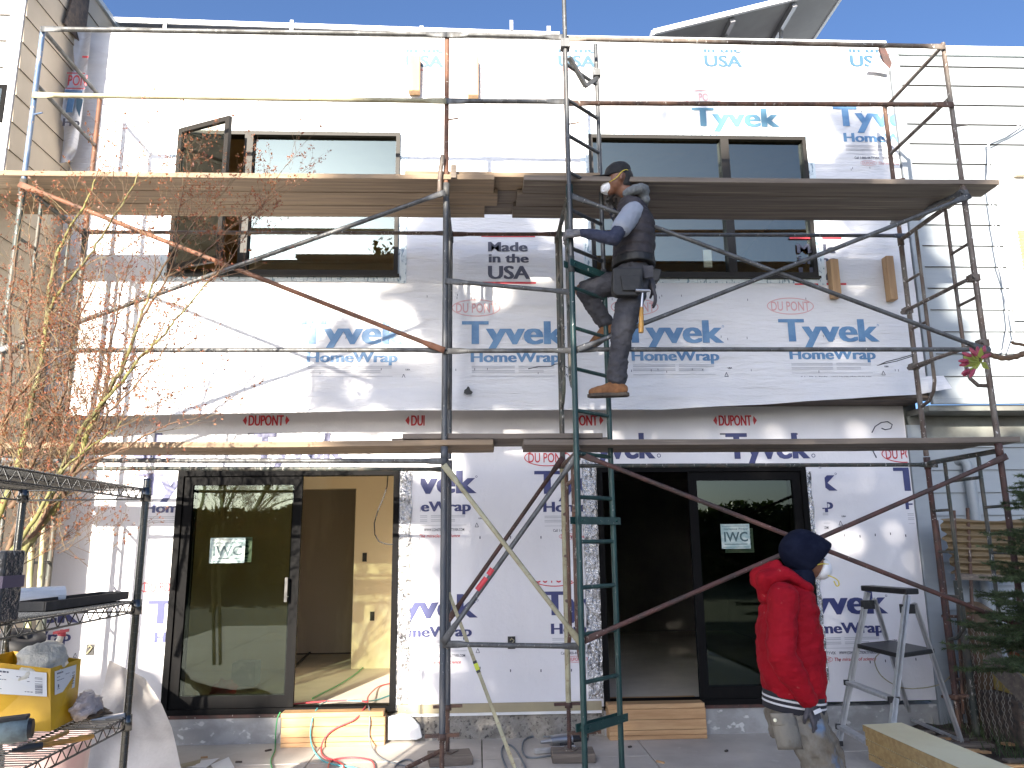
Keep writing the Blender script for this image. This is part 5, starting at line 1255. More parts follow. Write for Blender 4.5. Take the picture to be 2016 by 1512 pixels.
for k in range(120):
    z = rc.uniform(.75, 1.98); a = rc.uniform(0, 2 * pi); L = (2.12 - z) * .40 + .12; L *= rc.uniform(.7, 1.15)
    d = Vector((cos(a), sin(a), rc.uniform(.0, .35))); q = Vector((TX, TY, z)); pts = [q.copy()]; n = max(4, int(L / .06))
    for i in range(n):
        d = (d + Vector((rc.gauss(0, .06), rc.gauss(0, .06), -.02 + .02 * (i / n)))).normalized(); q = q + d * L / n; pts.append(q.copy())
        if i >= 1:
            for s in (-1, 1):
                sd = (d * .8 + Vector((-d.y, d.x, 0)) * s * .7 + Vector((0, 0, rc.uniform(-.2, .1)))).normalized(); ll = L * .38 * (1 - .6 * i / n) * rc.uniform(.7, 1.2)
                e = q + sd * ll; wd.tube([q, e], .0018, 3, cap=False); needles(q, e, int(ll / .0013), nl if rc.random() < .4 else nd)
    wd.tube(pts, [.006 * (1 - .7 * i / n) for i in range(n + 1)], 4, cap=False)
    for i in range(n): needles(pts[i], pts[i + 1], 34, nl if rc.random() < .3 else nd)
wd.build('trunk', M['bark'], cn); nd.build('crown', M['needle'], cn); nl.build('pale_shoots', M['needle_light'], cn)
# low weeds and grasses at the fence
gr = MB()
for i in range(900):
    c = Vector((rc.uniform(3.75, 4.6), rc.uniform(-1.6, -.2), .03)); v = Vector((rc.gauss(0, .35), rc.gauss(0, .35), 1)).normalized(); l = rc.uniform(.05, .22); w = Vector((rc.gauss(0, 1), rc.gauss(0, 1), 0)).normalized() * .004
    gr.add([c - w, c + w, c + v * l], [(0, 1, 2)])
tag(gr.build('weeds', M['needle_light']), kind='stuff')
# ------------------------------------------------------------------ flowering twig close to the camera
M['bud_pink'] = mat('pink_blossom_bud', (.24, .022, .055), .55, col2=(.36, .07, .11), nscale=(60, 60, 60))
M['sepal'] = mat('green_sepal', (.30, .34, .07), .55)
YB = -4.9
bt = thing('blossom_twig', tuple(P(1960, 700, YB)), 'brown twig with a cluster of pink flower buds poking in at the right', 'twig')
mb = MB(); mb.tube(smooth_path([P(a, b, YB) for a, b in ((2060, 690), (2020, 695), (2000, 702), (1975, 705), (1955, 700), (1942, 697), (1930, 700), (1922, 712))]), [.0075 + .0012 * sin(i * 2.1) for i in range(36)], 8); mb.build('stem', M['twig'], bt)
mb = MB(); mb.tube(smooth_path([P(a, b, YB) for a, b in ((2030, 684), (2010, 678), (1996, 676), (1992, 672))]), .004, 6); mb.build('spur', M['twig'], bt)
cc = P(1930, 712, YB)
for k, (px, py, qx, qy) in enumerate(((1912, 701, 1885, 691), (1921, 700, 1912, 688), (1926, 700, 1925, 690), (1936, 698, 1938, 684), (1905, 710, 1884, 711), (1906, 715, 1880, 722), (1908, 728, 1884, 742), (1910, 730, 1893, 742), (1918, 728, 1907, 747), (1934, 704, 1946, 699))):
    a, b = P(px, py, YB - .02 + .008 * (k % 4)), P(qx, qy, YB - .02 + .008 * (k % 4)); d = (b - a).normalized()
    mb = MB(); mb.tube([cc, lerp(cc, a, .6) + Vector((0, 0, -.003)), a], [.0030, .0026, .0030], 6); mb.build('flower_stalk', M['sepal'], bt)
    mb = MB(); mb.lathe(a - d * .004, [(.0, 0), (.0036, .003), (.0058, .013), (.0052, .021), (.0028, .028), (0, .031)], axis=d, n=10); mb.build('flower_bud', M['bud_pink'], bt)
for k in range(7):
    v = Vector((rm.gauss(-.4, .6), rm.gauss(0, .5), rm.gauss(.1, .6))).normalized(); mb = MB(); w = v.cross(Vector((0, 1, .2))).normalized() * .009
    mb.add([cc, cc + v * .02 + w, cc + v * .045, cc + v * .02 - w], [(0, 1, 2, 3)]); mb.build('leaf', M['sepal'], bt)
# ------------------------------------------------------------------ wire shelving unit, near left
KX0, KX1, KY0, KY1 = -1.63, -1.20, -5.26, -4.02
KZ = (.62, 1.03, 1.41, 1.80)
rk = thing('wire_shelf', ((KX0 + KX1) / 2, (KY0 + KY1) / 2, 0), 'black chrome wire shelving unit close to the camera at the lower left', 'shelf')
for x in (KX0, KX1):
    for y in (KY0, KY1):
        mb = MB(); mb.tube([(x, y, .02), (x, y, 1.835)], .0125, 14)
        for k in range(68): mb.lathe((x, y, .06 + k * .026), [(.0126, 0), (.0132, .0008), (.0132, .0016), (.0126, .0024)], n=12)
        mb.lathe((x, y, 1.832), [(.0135, 0), (.0135, .008), (.0, .010)], n=12)
        p = mb.build('post', M['chrome'], rk); mb = MB(); mb.lathe((x, y, .0), [(.0, 0), (.016, 0), (.016, .02), (0, .02)], n=12); mb.build('foot', M['rubber'], p)
for z in KZ:
    mb = MB(); c = ((KX0, KY0), (KX1, KY0), (KX1, KY1), (KX0, KY1)); drop = .034
    for i in range(4):
        a, b = Vector((*c[i], z)), Vector((*c[(i + 1) % 4], z)); dv = Vector((0, 0, -drop)); L_ = (b - a).length; n = round(L_ / .031)
        mb.tube([a, b], .0034, 6); mb.tube([a + dv, b + dv], .0034, 6)
        zig = [a.lerp(b, (k + .5) / n) + (dv if k % 2 else Vector((0, 0, 0))) for k in range(n)]; mb.tube(zig, .0022, 4)
    n = int((KY1 - KY0) / .0235)
    for k in range(1, n):
        y = KY0 + (KY1 - KY0) * k / n; mb.tube([(KX0, y, z + .004), (KX1, y, z + .004)], .0019, 4)
    for x in (KX0 + .14, KX1 - .14): mb.tube([(x, KY0, z), (x, KY1, z)], .0032, 5)
    sh = mb.build('shelf', M['chrome'], rk)
    for x in (KX0, KX1):
        for y in (KY0, KY1):
            mb = MB(); mb.lathe((x, y, z - .042), [(.0, 0), (.019, 0), (.0165, .05), (.0, .05)], n=14); mb.build('collar', M['chrome'], sh)
zs3, zs2 = 1.03 + .006, 1.41 + .006
# yellow parts bin with paper labels
M['yellow'] = mat('yellow_card_bin', (.62, .36, .012), .5, col2=(.55, .31, .01), nscale=(9, 9, 9))
M['paper'] = mat('white_label_paper', (.66, .67, .68), .6)
c0 = PZ(100, 1440, zs3); hgt = .205
zB = zs3 + .001
def bp(px, py, Y): return P(px, py, Y)
b0 = [c0, None, None, None]; a_ = P(150, 1398, -4.06); b0[1] = Vector((a_.x, a_.y, zB)); a_ = P(-40, 1436, -4.22); b0[3] = Vector((a_.x, a_.y, zB)); b0[2] = b0[3] + (b0[1] - b0[0]) + Vector((0, .02, 0))
t0 = [P(99, 1316, -4.215), P(160, 1297, -4.045), None, P(-46, 1300, -4.24)]; t0[2] = t0[3] + (t0[1] - t0[0])
bn = thing('parts_bin', tuple(c0), 'yellow open bin with white barcode labels on the wire shelf', 'bin')
mb = MB(); mb.add(b0 + t0, [(0, 3, 2, 1), (0, 1, 5, 4), (1, 2, 6, 5), (2, 3, 7, 6), (3, 0, 4, 7)])
o = mb.build('body', M['yellow'], bn); so = o.modifiers.new('t', 'SOLIDIFY'); so.thickness = .003
def face_pt(i, u, v, off=.0035):
    a, b = b0[i], b0[(i + 1) % 4]; c, d = t0[i], t0[(i + 1) % 4]; p = a.lerp(b, u).lerp(c.lerp(d, u), v); n = (b - a).cross(c - a).normalized(); return p + n * off
def label(i, u0, u1, v0, v1, flip=False):
    mb = MB(); mb.prism([face_pt(i, u0, v0), face_pt(i, u1, v0), face_pt(i, u1, v1), face_pt(i, u0, v1)], (face_pt(i, .5, .5, .0008) - face_pt(i, .5, .5, 0)))
    def bar_(a, b, c, d): mb.poly([face_pt(i, u0 + (u1 - u0) * a, v0 + (v1 - v0) * c, .0055), face_pt(i, u0 + (u1 - u0) * b, v0 + (v1 - v0) * c, .0055), face_pt(i, u0 + (u1 - u0) * b, v0 + (v1 - v0) * d, .0055), face_pt(i, u0 + (u1 - u0) * a, v0 + (v1 - v0) * d, .0055)], 1)
    r = random.Random(i)
    for k in range(14):
        if r.random() < .65: bar_(.80, .93, .10 + k * .05, .10 + k * .05 + r.choice((.018, .032)))
    for (a, b, c) in ((.08, .36, .84), (.08, .22, .70), (.08, .72, .56), (.48, .70, .72), (.62, .76, .14)): 
        x = a
        while x < b: l = r.uniform(.02, .06); bar_(x, min(x + l, b), c, c + (.07 if c > .8 else .03)); x += l + .012
    bar_(.12, .18, .26, .40); bar_(.09, .22, .20, .22)
    mb.build('label', [M['paper'], M['dark_ink']], bn)
label(3, .17, .96, .55, .93); label(0, .10, .80, .55, .93)
# bags
M['bag'] = mat('white_plastic_bag', (.62, .60, .54), .45, col2=(.50, .48, .42), nscale=(12, 12, 12), bump=.8, bscale=(24, 24, 24), bdist=.02)
M['clearbag'] = mat('cloudy_plastic_bag', (.50, .43, .41), .35, col2=(.40, .33, .31), nscale=(14, 14, 14), bump=.8, bscale=(30, 30, 30), bdist=.02)
def lump(name, c, sx, sy, sz, m, label_, cat, seed, amp=.35, top=None):
    mb = MB(); n = 22
    def f(u, v):
        a, b = 2 * pi * u, pi * v; d = Vector((sin(b) * cos(a), sin(b) * sin(a), -cos(b))); r = 1 + amp * mnoise.noise(d * 1.7 + Vector((seed, 0, 0))) + amp * .5 * mnoise.noise(d * 4.5 + Vector((0, seed, 0)))
        return (c[0] + d.x * sx * r, c[1] + d.y * sy * r, max(c[2] - sz * .98, c[2] + d.z * sz * r))
    mb.grid(f, n, n); return tag(mb.build(name, m), label_, cat)
c = (t0[0] + t0[2]) / 2
lump('plastic_bag', (c.x + .03, c.y - .0, c.z - .015), .085, .08, .065, M['bag'], 'crumpled white plastic bag spilling out of the yellow bin', 'bag', 3)
c = P(172, 1392, -4.07); lump('plastic_bag', (c.x, c.y, zs3 + .042), .036, .07, .045, M['clearbag'], 'clear crumpled plastic bag on the shelf right of the yellow bin', 'bag', 9, .5)
c = PZ(205, 1415, zs3); lump('paper_wad', (c.x - .05, c.y + .02, zs3 + .015), .05, .04, .016, M['tarp_brown'], 'brown crumpled paper behind the clear bag on the shelf', 'paper', 5, .5)
# grey power tool
M['tool_grey'] = mat('worn_teal_tool_body', (.20, .26, .27), .45, col2=(.12, .15, .16), nscale=(14, 14, 14), thr=(.45, .6))
c = PZ(22, 1464, zs3); gt = thing('power_tool', tuple(c), 'worn grey-teal power tool lying on the shelf below the yellow bin', 'power tool')
mb = MB(); d = Vector((.93, .30, .05)).normalized(); a = c + Vector((.015, .01, .036))
mb.tube([a - d * .26, a - d * .08, a - d * .02, a + d * .02, a + d * .03], [.026, .028, .036, .034, .02], 14); mb.build('body', M['tool_grey'], gt)
mb = MB(); mb.obox(a - d * .03 + Vector((0, 0, .034)), d * .05, Vector((-d.y, d.x, 0)) * .02, Vector((0, 0, .006))); mb.build('grip', M['rubber'], gt, bevel=.003)
mb = MB(); mb.tube([a + d * .022, a + d * .034], [.030, .026], 14); mb.build('collar', M['black_plastic'], gt)
# pliers with yellow-brown grips
M['grip'] = mat('amber_handle_grip', (.42, .22, .035), .45, col2=(.30, .15, .03), nscale=(20, 20, 20))
pz = zs3 + .010; A_, B_, C_ = PZ(80, 1468, pz), PZ(184, 1449, pz), PZ(132, 1441, pz); H_ = PZ(22, 1478, pz)
pl_ = thing('pliers', tuple(A_), 'long pliers with amber grips lying on the wire shelf', 'pliers')
mb = MB(); mb.tube(smooth_path([A_, lerp(A_, B_, .5) + Vector((.0, -.006, .0)), B_]), [.0075] * 6 + [.0085] * 4 + [.006], 8); mb.build('handle', M['grip'], pl_)
mb = MB(); mb.tube(smooth_path([A_ + Vector((-.02, .015, 0)), lerp(A_, C_, .6) + Vector((-.004, .006, 0)), C_]), .0075, 8); mb.build('handle', M['grip'], pl_)
mb = MB(); mb.tube([A_ + Vector((.005, 0, 0)), lerp(A_, H_, .5), H_], [.010, .013, .004], 8); mb.build('jaw', M['black_plastic'], pl_)
# black tray, white roll, tape pack, dark roll, foam can
a, b = PZ(88, 1204, zs2), PZ(252, 1180, zs2); d = (b - a); L_ = d.length; d.normalize(); n = Vector((-d.y, d.x, 0))
tr_y = thing('tray', tuple((a + b) / 2), 'long shallow black tray on the second wire shelf', 'tray')
mb = MB(); W_ = .10; H2 = .026; z0 = zs2 + .001
mb.obox((a + b) / 2 + n * W_ / 2 + Vector((0, 0, .003)), d * L_ / 2, n * W_ / 2, (0, 0, .002))
for s in (0, W_): mb.obox((a + b) / 2 + n * s + Vector((0, 0, H2 / 2 + .002)), d * L_ / 2, n * .002, (0, 0, H2 / 2))
for e in (a, b): mb.obox(e + n * W_ / 2 + Vector((0, 0, H2 / 2 + .002)), d * .002, n * (W_ / 2 - .0025), (0, 0, H2 / 2))
mb.build('body', M['black_plastic'], tr_y)
M['ridged'] = mat('white_ridged_roll', (.62, .64, .66), .5, bump=.8, bscale=(2, 2, 90), bdist=.01)
mb = MB(); a, b = P(-40, 1196, -4.36), P(122, 1197, -4.20); mb.tube([Vector((a.x, a.y, zs2 + .031)), Vector((b.x, b.y, zs2 + .031))], .029, 18); tag(mb.build('foam_roll', M['ridged']), 'ridged white roll lying on the second wire shelf behind the tray', 'roll')
c = PZ(42, 1228, zs2); M['film'] = mat('dark_shiny_film', (.03, .032, .036), .15, col2=(.30, .30, .31), nscale=(50, 50, 34), thr=(.60, .66), bump=.6, bscale=(30, 30, 50), bdist=.01)
M['purple'] = mat('purple_band', (.06, .045, .085), .5)
tp = thing('tape_pack', tuple(c), 'dark shrink-wrapped pack with a purple band at the left edge of the second wire shelf', 'pack')
mb = MB(); mb.box((c.x - .19, c.y, zs2), (c.x - .058, c.y + .09, zs2 + .178)); mb.build('wrapped_rolls', M['film'], tp, bevel=.006)
mb = MB(); mb.box((c.x - .192, c.y - .002, zs2 + .085), (c.x - .056, c.y + .092, zs2 + .115)); mb.build('band', M['purple'], tp)
c = PZ(40, 1292, zs3 + .1); mb = MB(); q_ = P(42, 1268, -3.95); mb.lathe((q_.x, -3.95, q_.z), [(.03, -.03), (.072, -.03), (.072, .03), (.03, .03), (.03, -.03)], axis=(.3, -.2, 1), n=24); tag(mb.build('tape_roll', M['rubber']), 'dark roll resting behind the bag above the yellow bin', 'roll')
q_ = P(112, 1272, -3.93); fcn = thing('foam_can', (q_.x, -3.93, q_.z), 'pale can with a red nozzle behind the yellow bin', 'can')
mb = MB(); mb.tube([(q_.x - .02, -3.93, zs3 + .0), (q_.x, -3.93, q_.z)], .016, 12); mb.tube([(q_.x, -3.93, q_.z), (q_.x + .012, -3.93, q_.z + .035)], [.012, .010], 12); mb.build('body', M['bag'], fcn)
mb = MB(); mb.tube([(q_.x + .012, -3.93, q_.z + .036), (q_.x + .016, -3.93, q_.z + .055)], [.015, .009], 10); mb.obox((q_.x + .012, -3.935, q_.z + .05), (.024, 0, .004), (0, .008, 0), (0, 0, .005)); mb.build('nozzle', M['hose_red'], fcn)
# square steel bar clamped at the post
a, b = P(178, 1422, KY1 - .06), P(246, 1410, KY1 - .01); mb = MB(); mb.bar(a, b, .022, .022); tag(mb.build('steel_clip', M['steel'], bevel=.003), 'square steel bar clipped to the shelf post at the third shelf', 'bar')
M['pink_plastic'] = mat('pale_pink_bucket', (.62, .42, .42), .45, col2=(.66, .50, .48), nscale=(5, 5, 5))
c = PZ(95, 1490, .70); mb = MB(); mb.lathe((c.x, c.y, .36), [(0, 0), (.14, 0), (.165, .40), (.175, .40), (.175, .42), (.155, .42), (.14, .02), (0, .02)], n=28); tag(mb.build('bucket', M['pink_plastic']), 'pale pink plastic bucket behind the wire shelf at the bottom left', 'bucket')
mb = MB(); mb.box((c.x - .25, c.y - .2, .0), (c.x + .22, c.y + .2, .355)); tag(mb.build('wooden_crate', M['plank_grey'], bevel=.01), 'low wooden crate carrying the pink bucket', 'crate')
# ------------------------------------------------------------------ people
def capsule(mb, p0, r0, p1, r1, n=14):
    p0, p1 = Vector(p0), Vector(p1); d = p1 - p0; L_ = max(d.length, 1e-5); d.normalize(); m = 4; prof = []
    for k in range(m + 1):
        a = pi / 2 * k / m; prof.append((max(r0 * sin(a), 1e-4), -r0 * cos(a)))
    for k in range(m + 1):
        a = pi / 2 * k / m; prof.append((max(r1 * cos(a), 1e-4), L_ + r1 * sin(a)))
    o = len(mb.v); mb.lathe(p0, prof, d, n)
    mb.add(mb.v[o:o + n], [tuple(reversed(range(n)))]); e = o + (len(prof) - 1) * n; mb.add(mb.v[e:e + n], [tuple(range(n))])
def loft(mb, secs, n=24):
    """closed tube of ellipses: (centre, half-axis A, half-axis B)"""
    vs = []; fs = []
    for c, A, B in secs:
        c, A, B = Vector(c), Vector(A), Vector(B)
        for k in range(n):
            t = 2 * pi * k / n; vs.append(c + A * cos(t) + B * sin(t))
    for i in range(len(secs) - 1):
        for k in range(n): fs.append((i * n + k, i * n + (k + 1) % n, (i + 1) * n + (k + 1) % n, (i + 1) * n + k))
    fs.append(tuple(reversed(range(n)))); fs.append(tuple(range((len(secs) - 1) * n, len(secs) * n))); mb.add(vs, fs, 0, True)
def fuse(mb, name, m, parent, vox=.011, smooth=6, wrinkle=0, wscale=.06, cut=None, stretch=None):
    """melt overlapping solids of mb into one continuous skin"""
    me = bpy.data.meshes.new(name); me.from_pydata(mb.v, [], mb.f); me.update()
    bm = bmesh.new(); bm.from_mesh(me); bmesh.ops.recalc_face_normals(bm, faces=bm.faces); bm.to_mesh(me); bm.free()
    o = bpy.data.objects.new(name, me); COL.objects.link(o)
    r = o.modifiers.new('r', 'REMESH'); r.mode = 'VOXEL'; r.voxel_size = vox; r.use_smooth_shade = True
    s = o.modifiers.new('s', 'SMOOTH'); s.factor = .5; s.iterations = smooth
    me2 = bpy.data.meshes.new_from_object(o.evaluated_get(bpy.context.evaluated_depsgraph_get()))
    bpy.data.objects.remove(o); bpy.data.meshes.remove(me)
    me2.name = name; me2.materials.clear(); me2.materials.append(m)
    if wrinkle:
        nn = [v.normal.copy() for v in me2.vertices]
        for v, nrm in zip(me2.vertices, nn):
            q = v.co / wscale
            if stretch: q = Vector((q.x * stretch[0], q.y * stretch[1], q.z * stretch[2]))
            w = mnoise.noise(q) * .7 + .3 * mnoise.noise(q * 2.3) + .5 * (abs(mnoise.noise(q * .6 + Vector((9, 3, 1)))) - .25)
            v.co += nrm * w * wrinkle
    if cut:
        bm = bmesh.new(); bm.from_mesh(me2)
        for co, no in cut: bmesh.ops.bisect_plane(bm, geom=bm.verts[:] + bm.edges[:] + bm.faces[:], plane_co=co, plane_no=no, clear_outer=True)
        bm.to_mesh(me2); bm.free()
    for p in me2.polygons: p.use_smooth = True
    ob = bpy.data.objects.new(name, me2); COL.objects.link(ob)
    if parent is not None: attach(ob, parent)
    return ob
M['skin'] = mat('brown_skin', (.20, .09, .05), .5, col2=(.16, .07, .04), nscale=(20, 20, 20))
M['hair'] = mat('black_hair', (.012, .010, .009), .6, bump=.5, bscale=(60, 60, 60))
M['vest'] = mat('charcoal_quilted_vest', (.036, .031, .036), .7, col2=(.026, .023, .027), nscale=(9, 9, 9), bump=.5, bscale=(8, 8, 40), bdist=.02)
M['grey_knit'] = mat('grey_sweatshirt_knit', (.17, .185, .19), .9, col2=(.12, .13, .14), nscale=(60, 60, 60), bump=.5, bscale=(60, 60, 60), bdist=.006)
M['tee'] = mat('pale_grey_tee', (.28, .31, .37), .85, col2=(.28, .30, .35), nscale=(8, 8, 8), bump=.4, bscale=(12, 12, 12), bdist=.02)
M['navy_knit'] = mat('navy_sleeve_knit', (.022, .027, .055), .85, col2=(.032, .038, .07), nscale=(40, 40, 40), bump=.4, bscale=(24, 24, 24), bdist=.015)
M['trouser'] = mat('dark_grey_work_trousers', (.055, .056, .066), .85, col2=(.04, .04, .048), nscale=(7, 7, 7), bump=.5, bscale=(11, 11, 16), bdist=.03)
M['boot'] = mat('tan_suede_boot', (.24, .11, .045), .85, col2=(.17, .075, .03), nscale=(16, 16, 16), bump=.3, bscale=(40, 40, 40), bdist=.006)
M['sole'] = mat('dark_boot_sole', (.045, .035, .028), .75, col2=(.07, .055, .04), nscale=(30, 30, 30))
M['leather'] = mat('black_leather', (.008, .008, .009), .55, col2=(.016, .016, .016), nscale=(18, 18, 18), bump=.3, bscale=(50, 50, 50), bdist=.005)
M['glove'] = mat('grey_work_glove', (.17, .165, .17), .8, col2=(.10, .10, .105), nscale=(22, 22, 22), bump=.4, bscale=(60, 60, 60), bdist=.004)
M['glove_dark'] = mat('charcoal_work_glove', (.045, .045, .055), .75, col2=(.07, .065, .075), nscale=(22, 22, 22), bump=.4, bscale=(60, 60, 60), bdist=.004)
M['mask'] = mat('white_dust_mask', (.72, .73, .75), .8)
M['strap'] = mat('yellow_elastic', (.62, .50, .06), .7)
M['cap'] = mat('black_cap_cloth', (.010, .010, .012), .85, col2=(.015, .015, .017), nscale=(30, 30, 30))
M['jacket_red'] = mat('red_canvas_jacket', (.32, .006, .016), .8, spec=.15, col2=(.22, .004, .010), nscale=(5, 5, 5), thr=(.35, .7), col3=(.42, .10, .09), n3=(24, 24, 24), thr3=(.68, .76), bump=.5, bscale=(9, 9, 12), bdist=.03)
M['hood_navy'] = mat('navy_hood_jersey', (.006, .008, .020), .95, spec=.1, col2=(.010, .013, .028), nscale=(14, 14, 14), bump=.35, bscale=(14, 14, 14), bdist=.02)
M['rib'] = mat('black_rib_knit', (.016, .016, .022), .85)
M['rib_white'] = mat('white_rib_stripe', (.58, .58, .60), .8)
M['stained'] = mat('paint_stained_work_trousers', (.215, .20, .17), .9, spec=.2, col2=(.105, .085, .062), nscale=(7, 7, 5), thr=(.42, .66), col3=(.12, .18, .28), n3=(5, 5, 4), thr3=(.62, .72), bump=.6, bscale=(10, 10, 12), bdist=.03)
M['badge'] = mat('pale_button', (.75, .72, .55), .4)

def hand(parent, wrist, dirv, up, m, curl, name='glove', side=1, size=1.0, thumb_in=1.0, spread=.018):
    """palm and five fingers; dirv = wrist to knuckles, up = back of the hand, curl per joint in radians (fingers bend away from up)"""
    w, d, u = Vector(wrist), Vector(dirv).normalized(), Vector(up); u = (u - d * u.dot(d)).normalized(); s = d.cross(u) * side
    mb = MB(); P0 = w; L_ = .085 * size
    for k in (-1.5, -.5, .5, 1.5): capsule(mb, P0 + s * k * .013 * size, .0165 * size, P0 + d * L_ + s * k * .021 * size, .0125 * size, 10)
    capsule(mb, P0 - d * .03 * size, .027 * size, P0 + d * .02, .027 * size, 12)
    for k, ln in ((-1.5, .060), (-.5, .075), (.5, .080), (1.5, .072)):
        p = P0 + d * L_ + s * k * spread * 1.2 * size; dd = Vector(d); ax = d.cross(u).normalized() if True else s
        c = curl * (1 + .06 * k)
        for j, f in enumerate((.46, .31, .25)):
            a = c * (.8 if j == 0 else 1.0)
            dd = (dd * cos(a) - u * sin(a) if j == 0 else (dd * cos(a) + dd.cross(ax).normalized() * (1 if dd.cross(ax).dot(u) < 0 else -1) * sin(a)))
            # keep bending in the d-u plane
            dd = (dd - ax * dd.dot(ax)).normalized(); q = p + dd * ln * f * 1.12 * size
            capsule(mb, p, (.0108 - .0012 * j) * size, q, (.0100 - .0013 * j) * size, 8); p = q
    t0 = P0 + d * .022 * size - s * .028 * size; t1 = t0 + (d * .6 - s * .55 - u * .35 * thumb_in).normalized() * .042 * size; t2 = t1 + (d * .75 + s * .15 * thumb_in - u * .6 * thumb_in).normalized() * .034 * size
    capsule(mb, t0, .0155 * size, t1, .0118 * size, 8); capsule(mb, t1, .0118 * size, t2, .0092 * size, 8)
    return fuse(mb, name, m, parent, .0042, 3)
def boot(parent, ankle, toe_dir, tilt_up, length=.29, name='boot'):
    """work boot: ankle = top centre of the shaft, toe_dir horizontal-ish direction of the toes"""
    a, d = Vector(ankle), Vector(toe_dir).normalized(); u = Vector(tilt_up); u = (u - d * u.dot(d)).normalized(); s = d.cross(u); h = .115
    mb = MB(); heel = a - u * h - d * .055
    secs = [(heel - d * .012 + u * .020, .028), (heel + d * .03 + u * .012, .040)]
    capsule(mb, a - u * .005, .048, a - u * .07, .047); capsule(mb, heel + u * .045 + d * .015, .040, heel + u * .035 + d * .10, .042)
    capsule(mb, heel + u * .045 + d * .08, .040, heel + u * .034 + d * .19, .040); capsule(mb, heel + u * .034 + d * .17 - s * .012, .036, heel + u * .030 + d * .225, .034); capsule(mb, a - u * .05 + d * .02, .044, heel + u * .048 + d * .15, .034)
    b = fuse(mb, name, M['boot'], parent, .008, 5, .003, .03)
    mb = MB()
    outl = [(-.03, .0), (-.022, .028), (.0, .037), (.07, .034), (.14, .043), (.20, .045), (.245, .034), (.268, .0)]
    pts = [(x, y) for x, y in outl] + [(x, -y) for x, y in reversed(outl[1:-1])]
    low = [heel + d * x + s * y - u * .008 for x, y in pts]; mb.prism(low if (low[1] - low[0]).cross(low[2] - low[1]).dot(u) > 0 else low[::-1], u * .026); mb.build('sole', M['sole'], b, bevel=.005)
    mb = MB()
    for k in range(5):
        p = a - u * (.02 + .016 * k) + d * (.046 + .018 * k); mb.tube([p - s * .022, p + d * .006 + u * .004, p + s * .022], .0028, 5)
    mb.build('laces', M['dark_wood_and_lap_shade'], b)
    return b
def face(parent, c, f, u, r):
    """nose, brow, eyes and ears on a head of radius r; returns the side vector"""
    f = Vector(f).normalized(); u = Vector(u); u = (u - f * u.dot(f)).normalized(); s = f.cross(u)
    return f, u, s

# ---- worker on the ladder
cl = thing('person', tuple(P(1240, 560, -1.5)), 'worker in black cap, white dust mask and dark quilted vest climbing the green ladder', 'person')
YC = -1.52
hipL, hipR = P(1250, 556, -1.60), P(1240, 552, -1.40)      # near and far hip
kneeN, ankN = P(1224, 655, -1.64), P(1213, 742, -1.60)
kneeF, ankF = P(1146, 572, -1.42), P(1192, 634, -1.36)
shN, shF = P(1246, 415, -1.70), P(1238, 408, -1.34)
chest, belly, neck = P(1250, 440, -1.52), P(1250, 505, -1.52), P(1240, 386, -1.52)
headc = P(1213, 356, -1.52)
elN, wrN = P(1208, 470, -1.80), P(1146, 458, -1.73)
elF, wrF = P(1228, 452, -1.26), P(1206, 416, -1.36)
fx_, side = Vector((-1, .12, 0)), Vector((0, 1, 0))
# continuous body under the clothes
mb = MB()
capsule(mb, headc + Vector((.018, 0, .022)), .088, headc + Vector((.0, 0, -.02)), .078); capsule(mb, headc + Vector((-.035, .005, -.045)), .050, headc + Vector((-.045, .006, -.075)), .040)
capsule(mb, headc + Vector((.03, 0, -.06)), .055, neck + Vector((.02, 0, .0)), .058)
capsule(mb, headc + Vector((-.088, .012, -.005)), .012, headc + Vector((-.108, .014, -.030)), .016, 8)
for sg in (-1, 1): capsule(mb, headc + Vector((.028, .083 * sg, .012)), .020, headc + Vector((.020, .086 * sg, -.026)), .014, 8)
loft(mb, [(neck, (.05, 0, 0), (0, .06, 0)), (chest + Vector((0, 0, .06)), (.08, 0, 0), (0, .13, 0)), (chest, (.10, 0, 0), (0, .15, 0)), (belly, (.10, 0, 0), (0, .14, 0)), ((hipL + hipR) / 2, (.10, 0, 0), (0, .15, 0))])
for a, b, c, r in ((shN, elN, wrN, 1), (shF, elF, wrF, 1)): capsule(mb, a, .035, b, .036); capsule(mb, b, .036, c, .026)
for a, b, c in ((hipL, kneeN, ankN), (hipR, kneeF, ankF)): capsule(mb, a, .082, b, .055); capsule(mb, b, .055, c, .038)
bodyC = fuse(mb, 'body', M['skin'], cl, .0085, 4)
# eyes and brow
for sg in (-1, 1):
    mb = MB(); e = headc + Vector((-.074, .032 * sg + .008, .010)); capsule(mb, e, .010, e + Vector((0, .006 * sg, 0)), .009, 10); fuse(mb, 'eye', M['hair'], cl, .003, 2)
    mb = MB(); e = headc + Vector((-.080, .034 * sg + .008, .028)); mb.tube([e + Vector((.004, .018 * sg, -.004)), e, e + Vector((.0, -.016 * sg, 0))], .005, 6); mb.build('eyebrow', M['hair'], cl)
mb = MB(); capsule(mb, headc + Vector((.05, 0, .03)), .083, headc + Vector((.055, 0, -.025)), .066); fuse(mb, 'hair', M['hair'], cl, .008, 4)
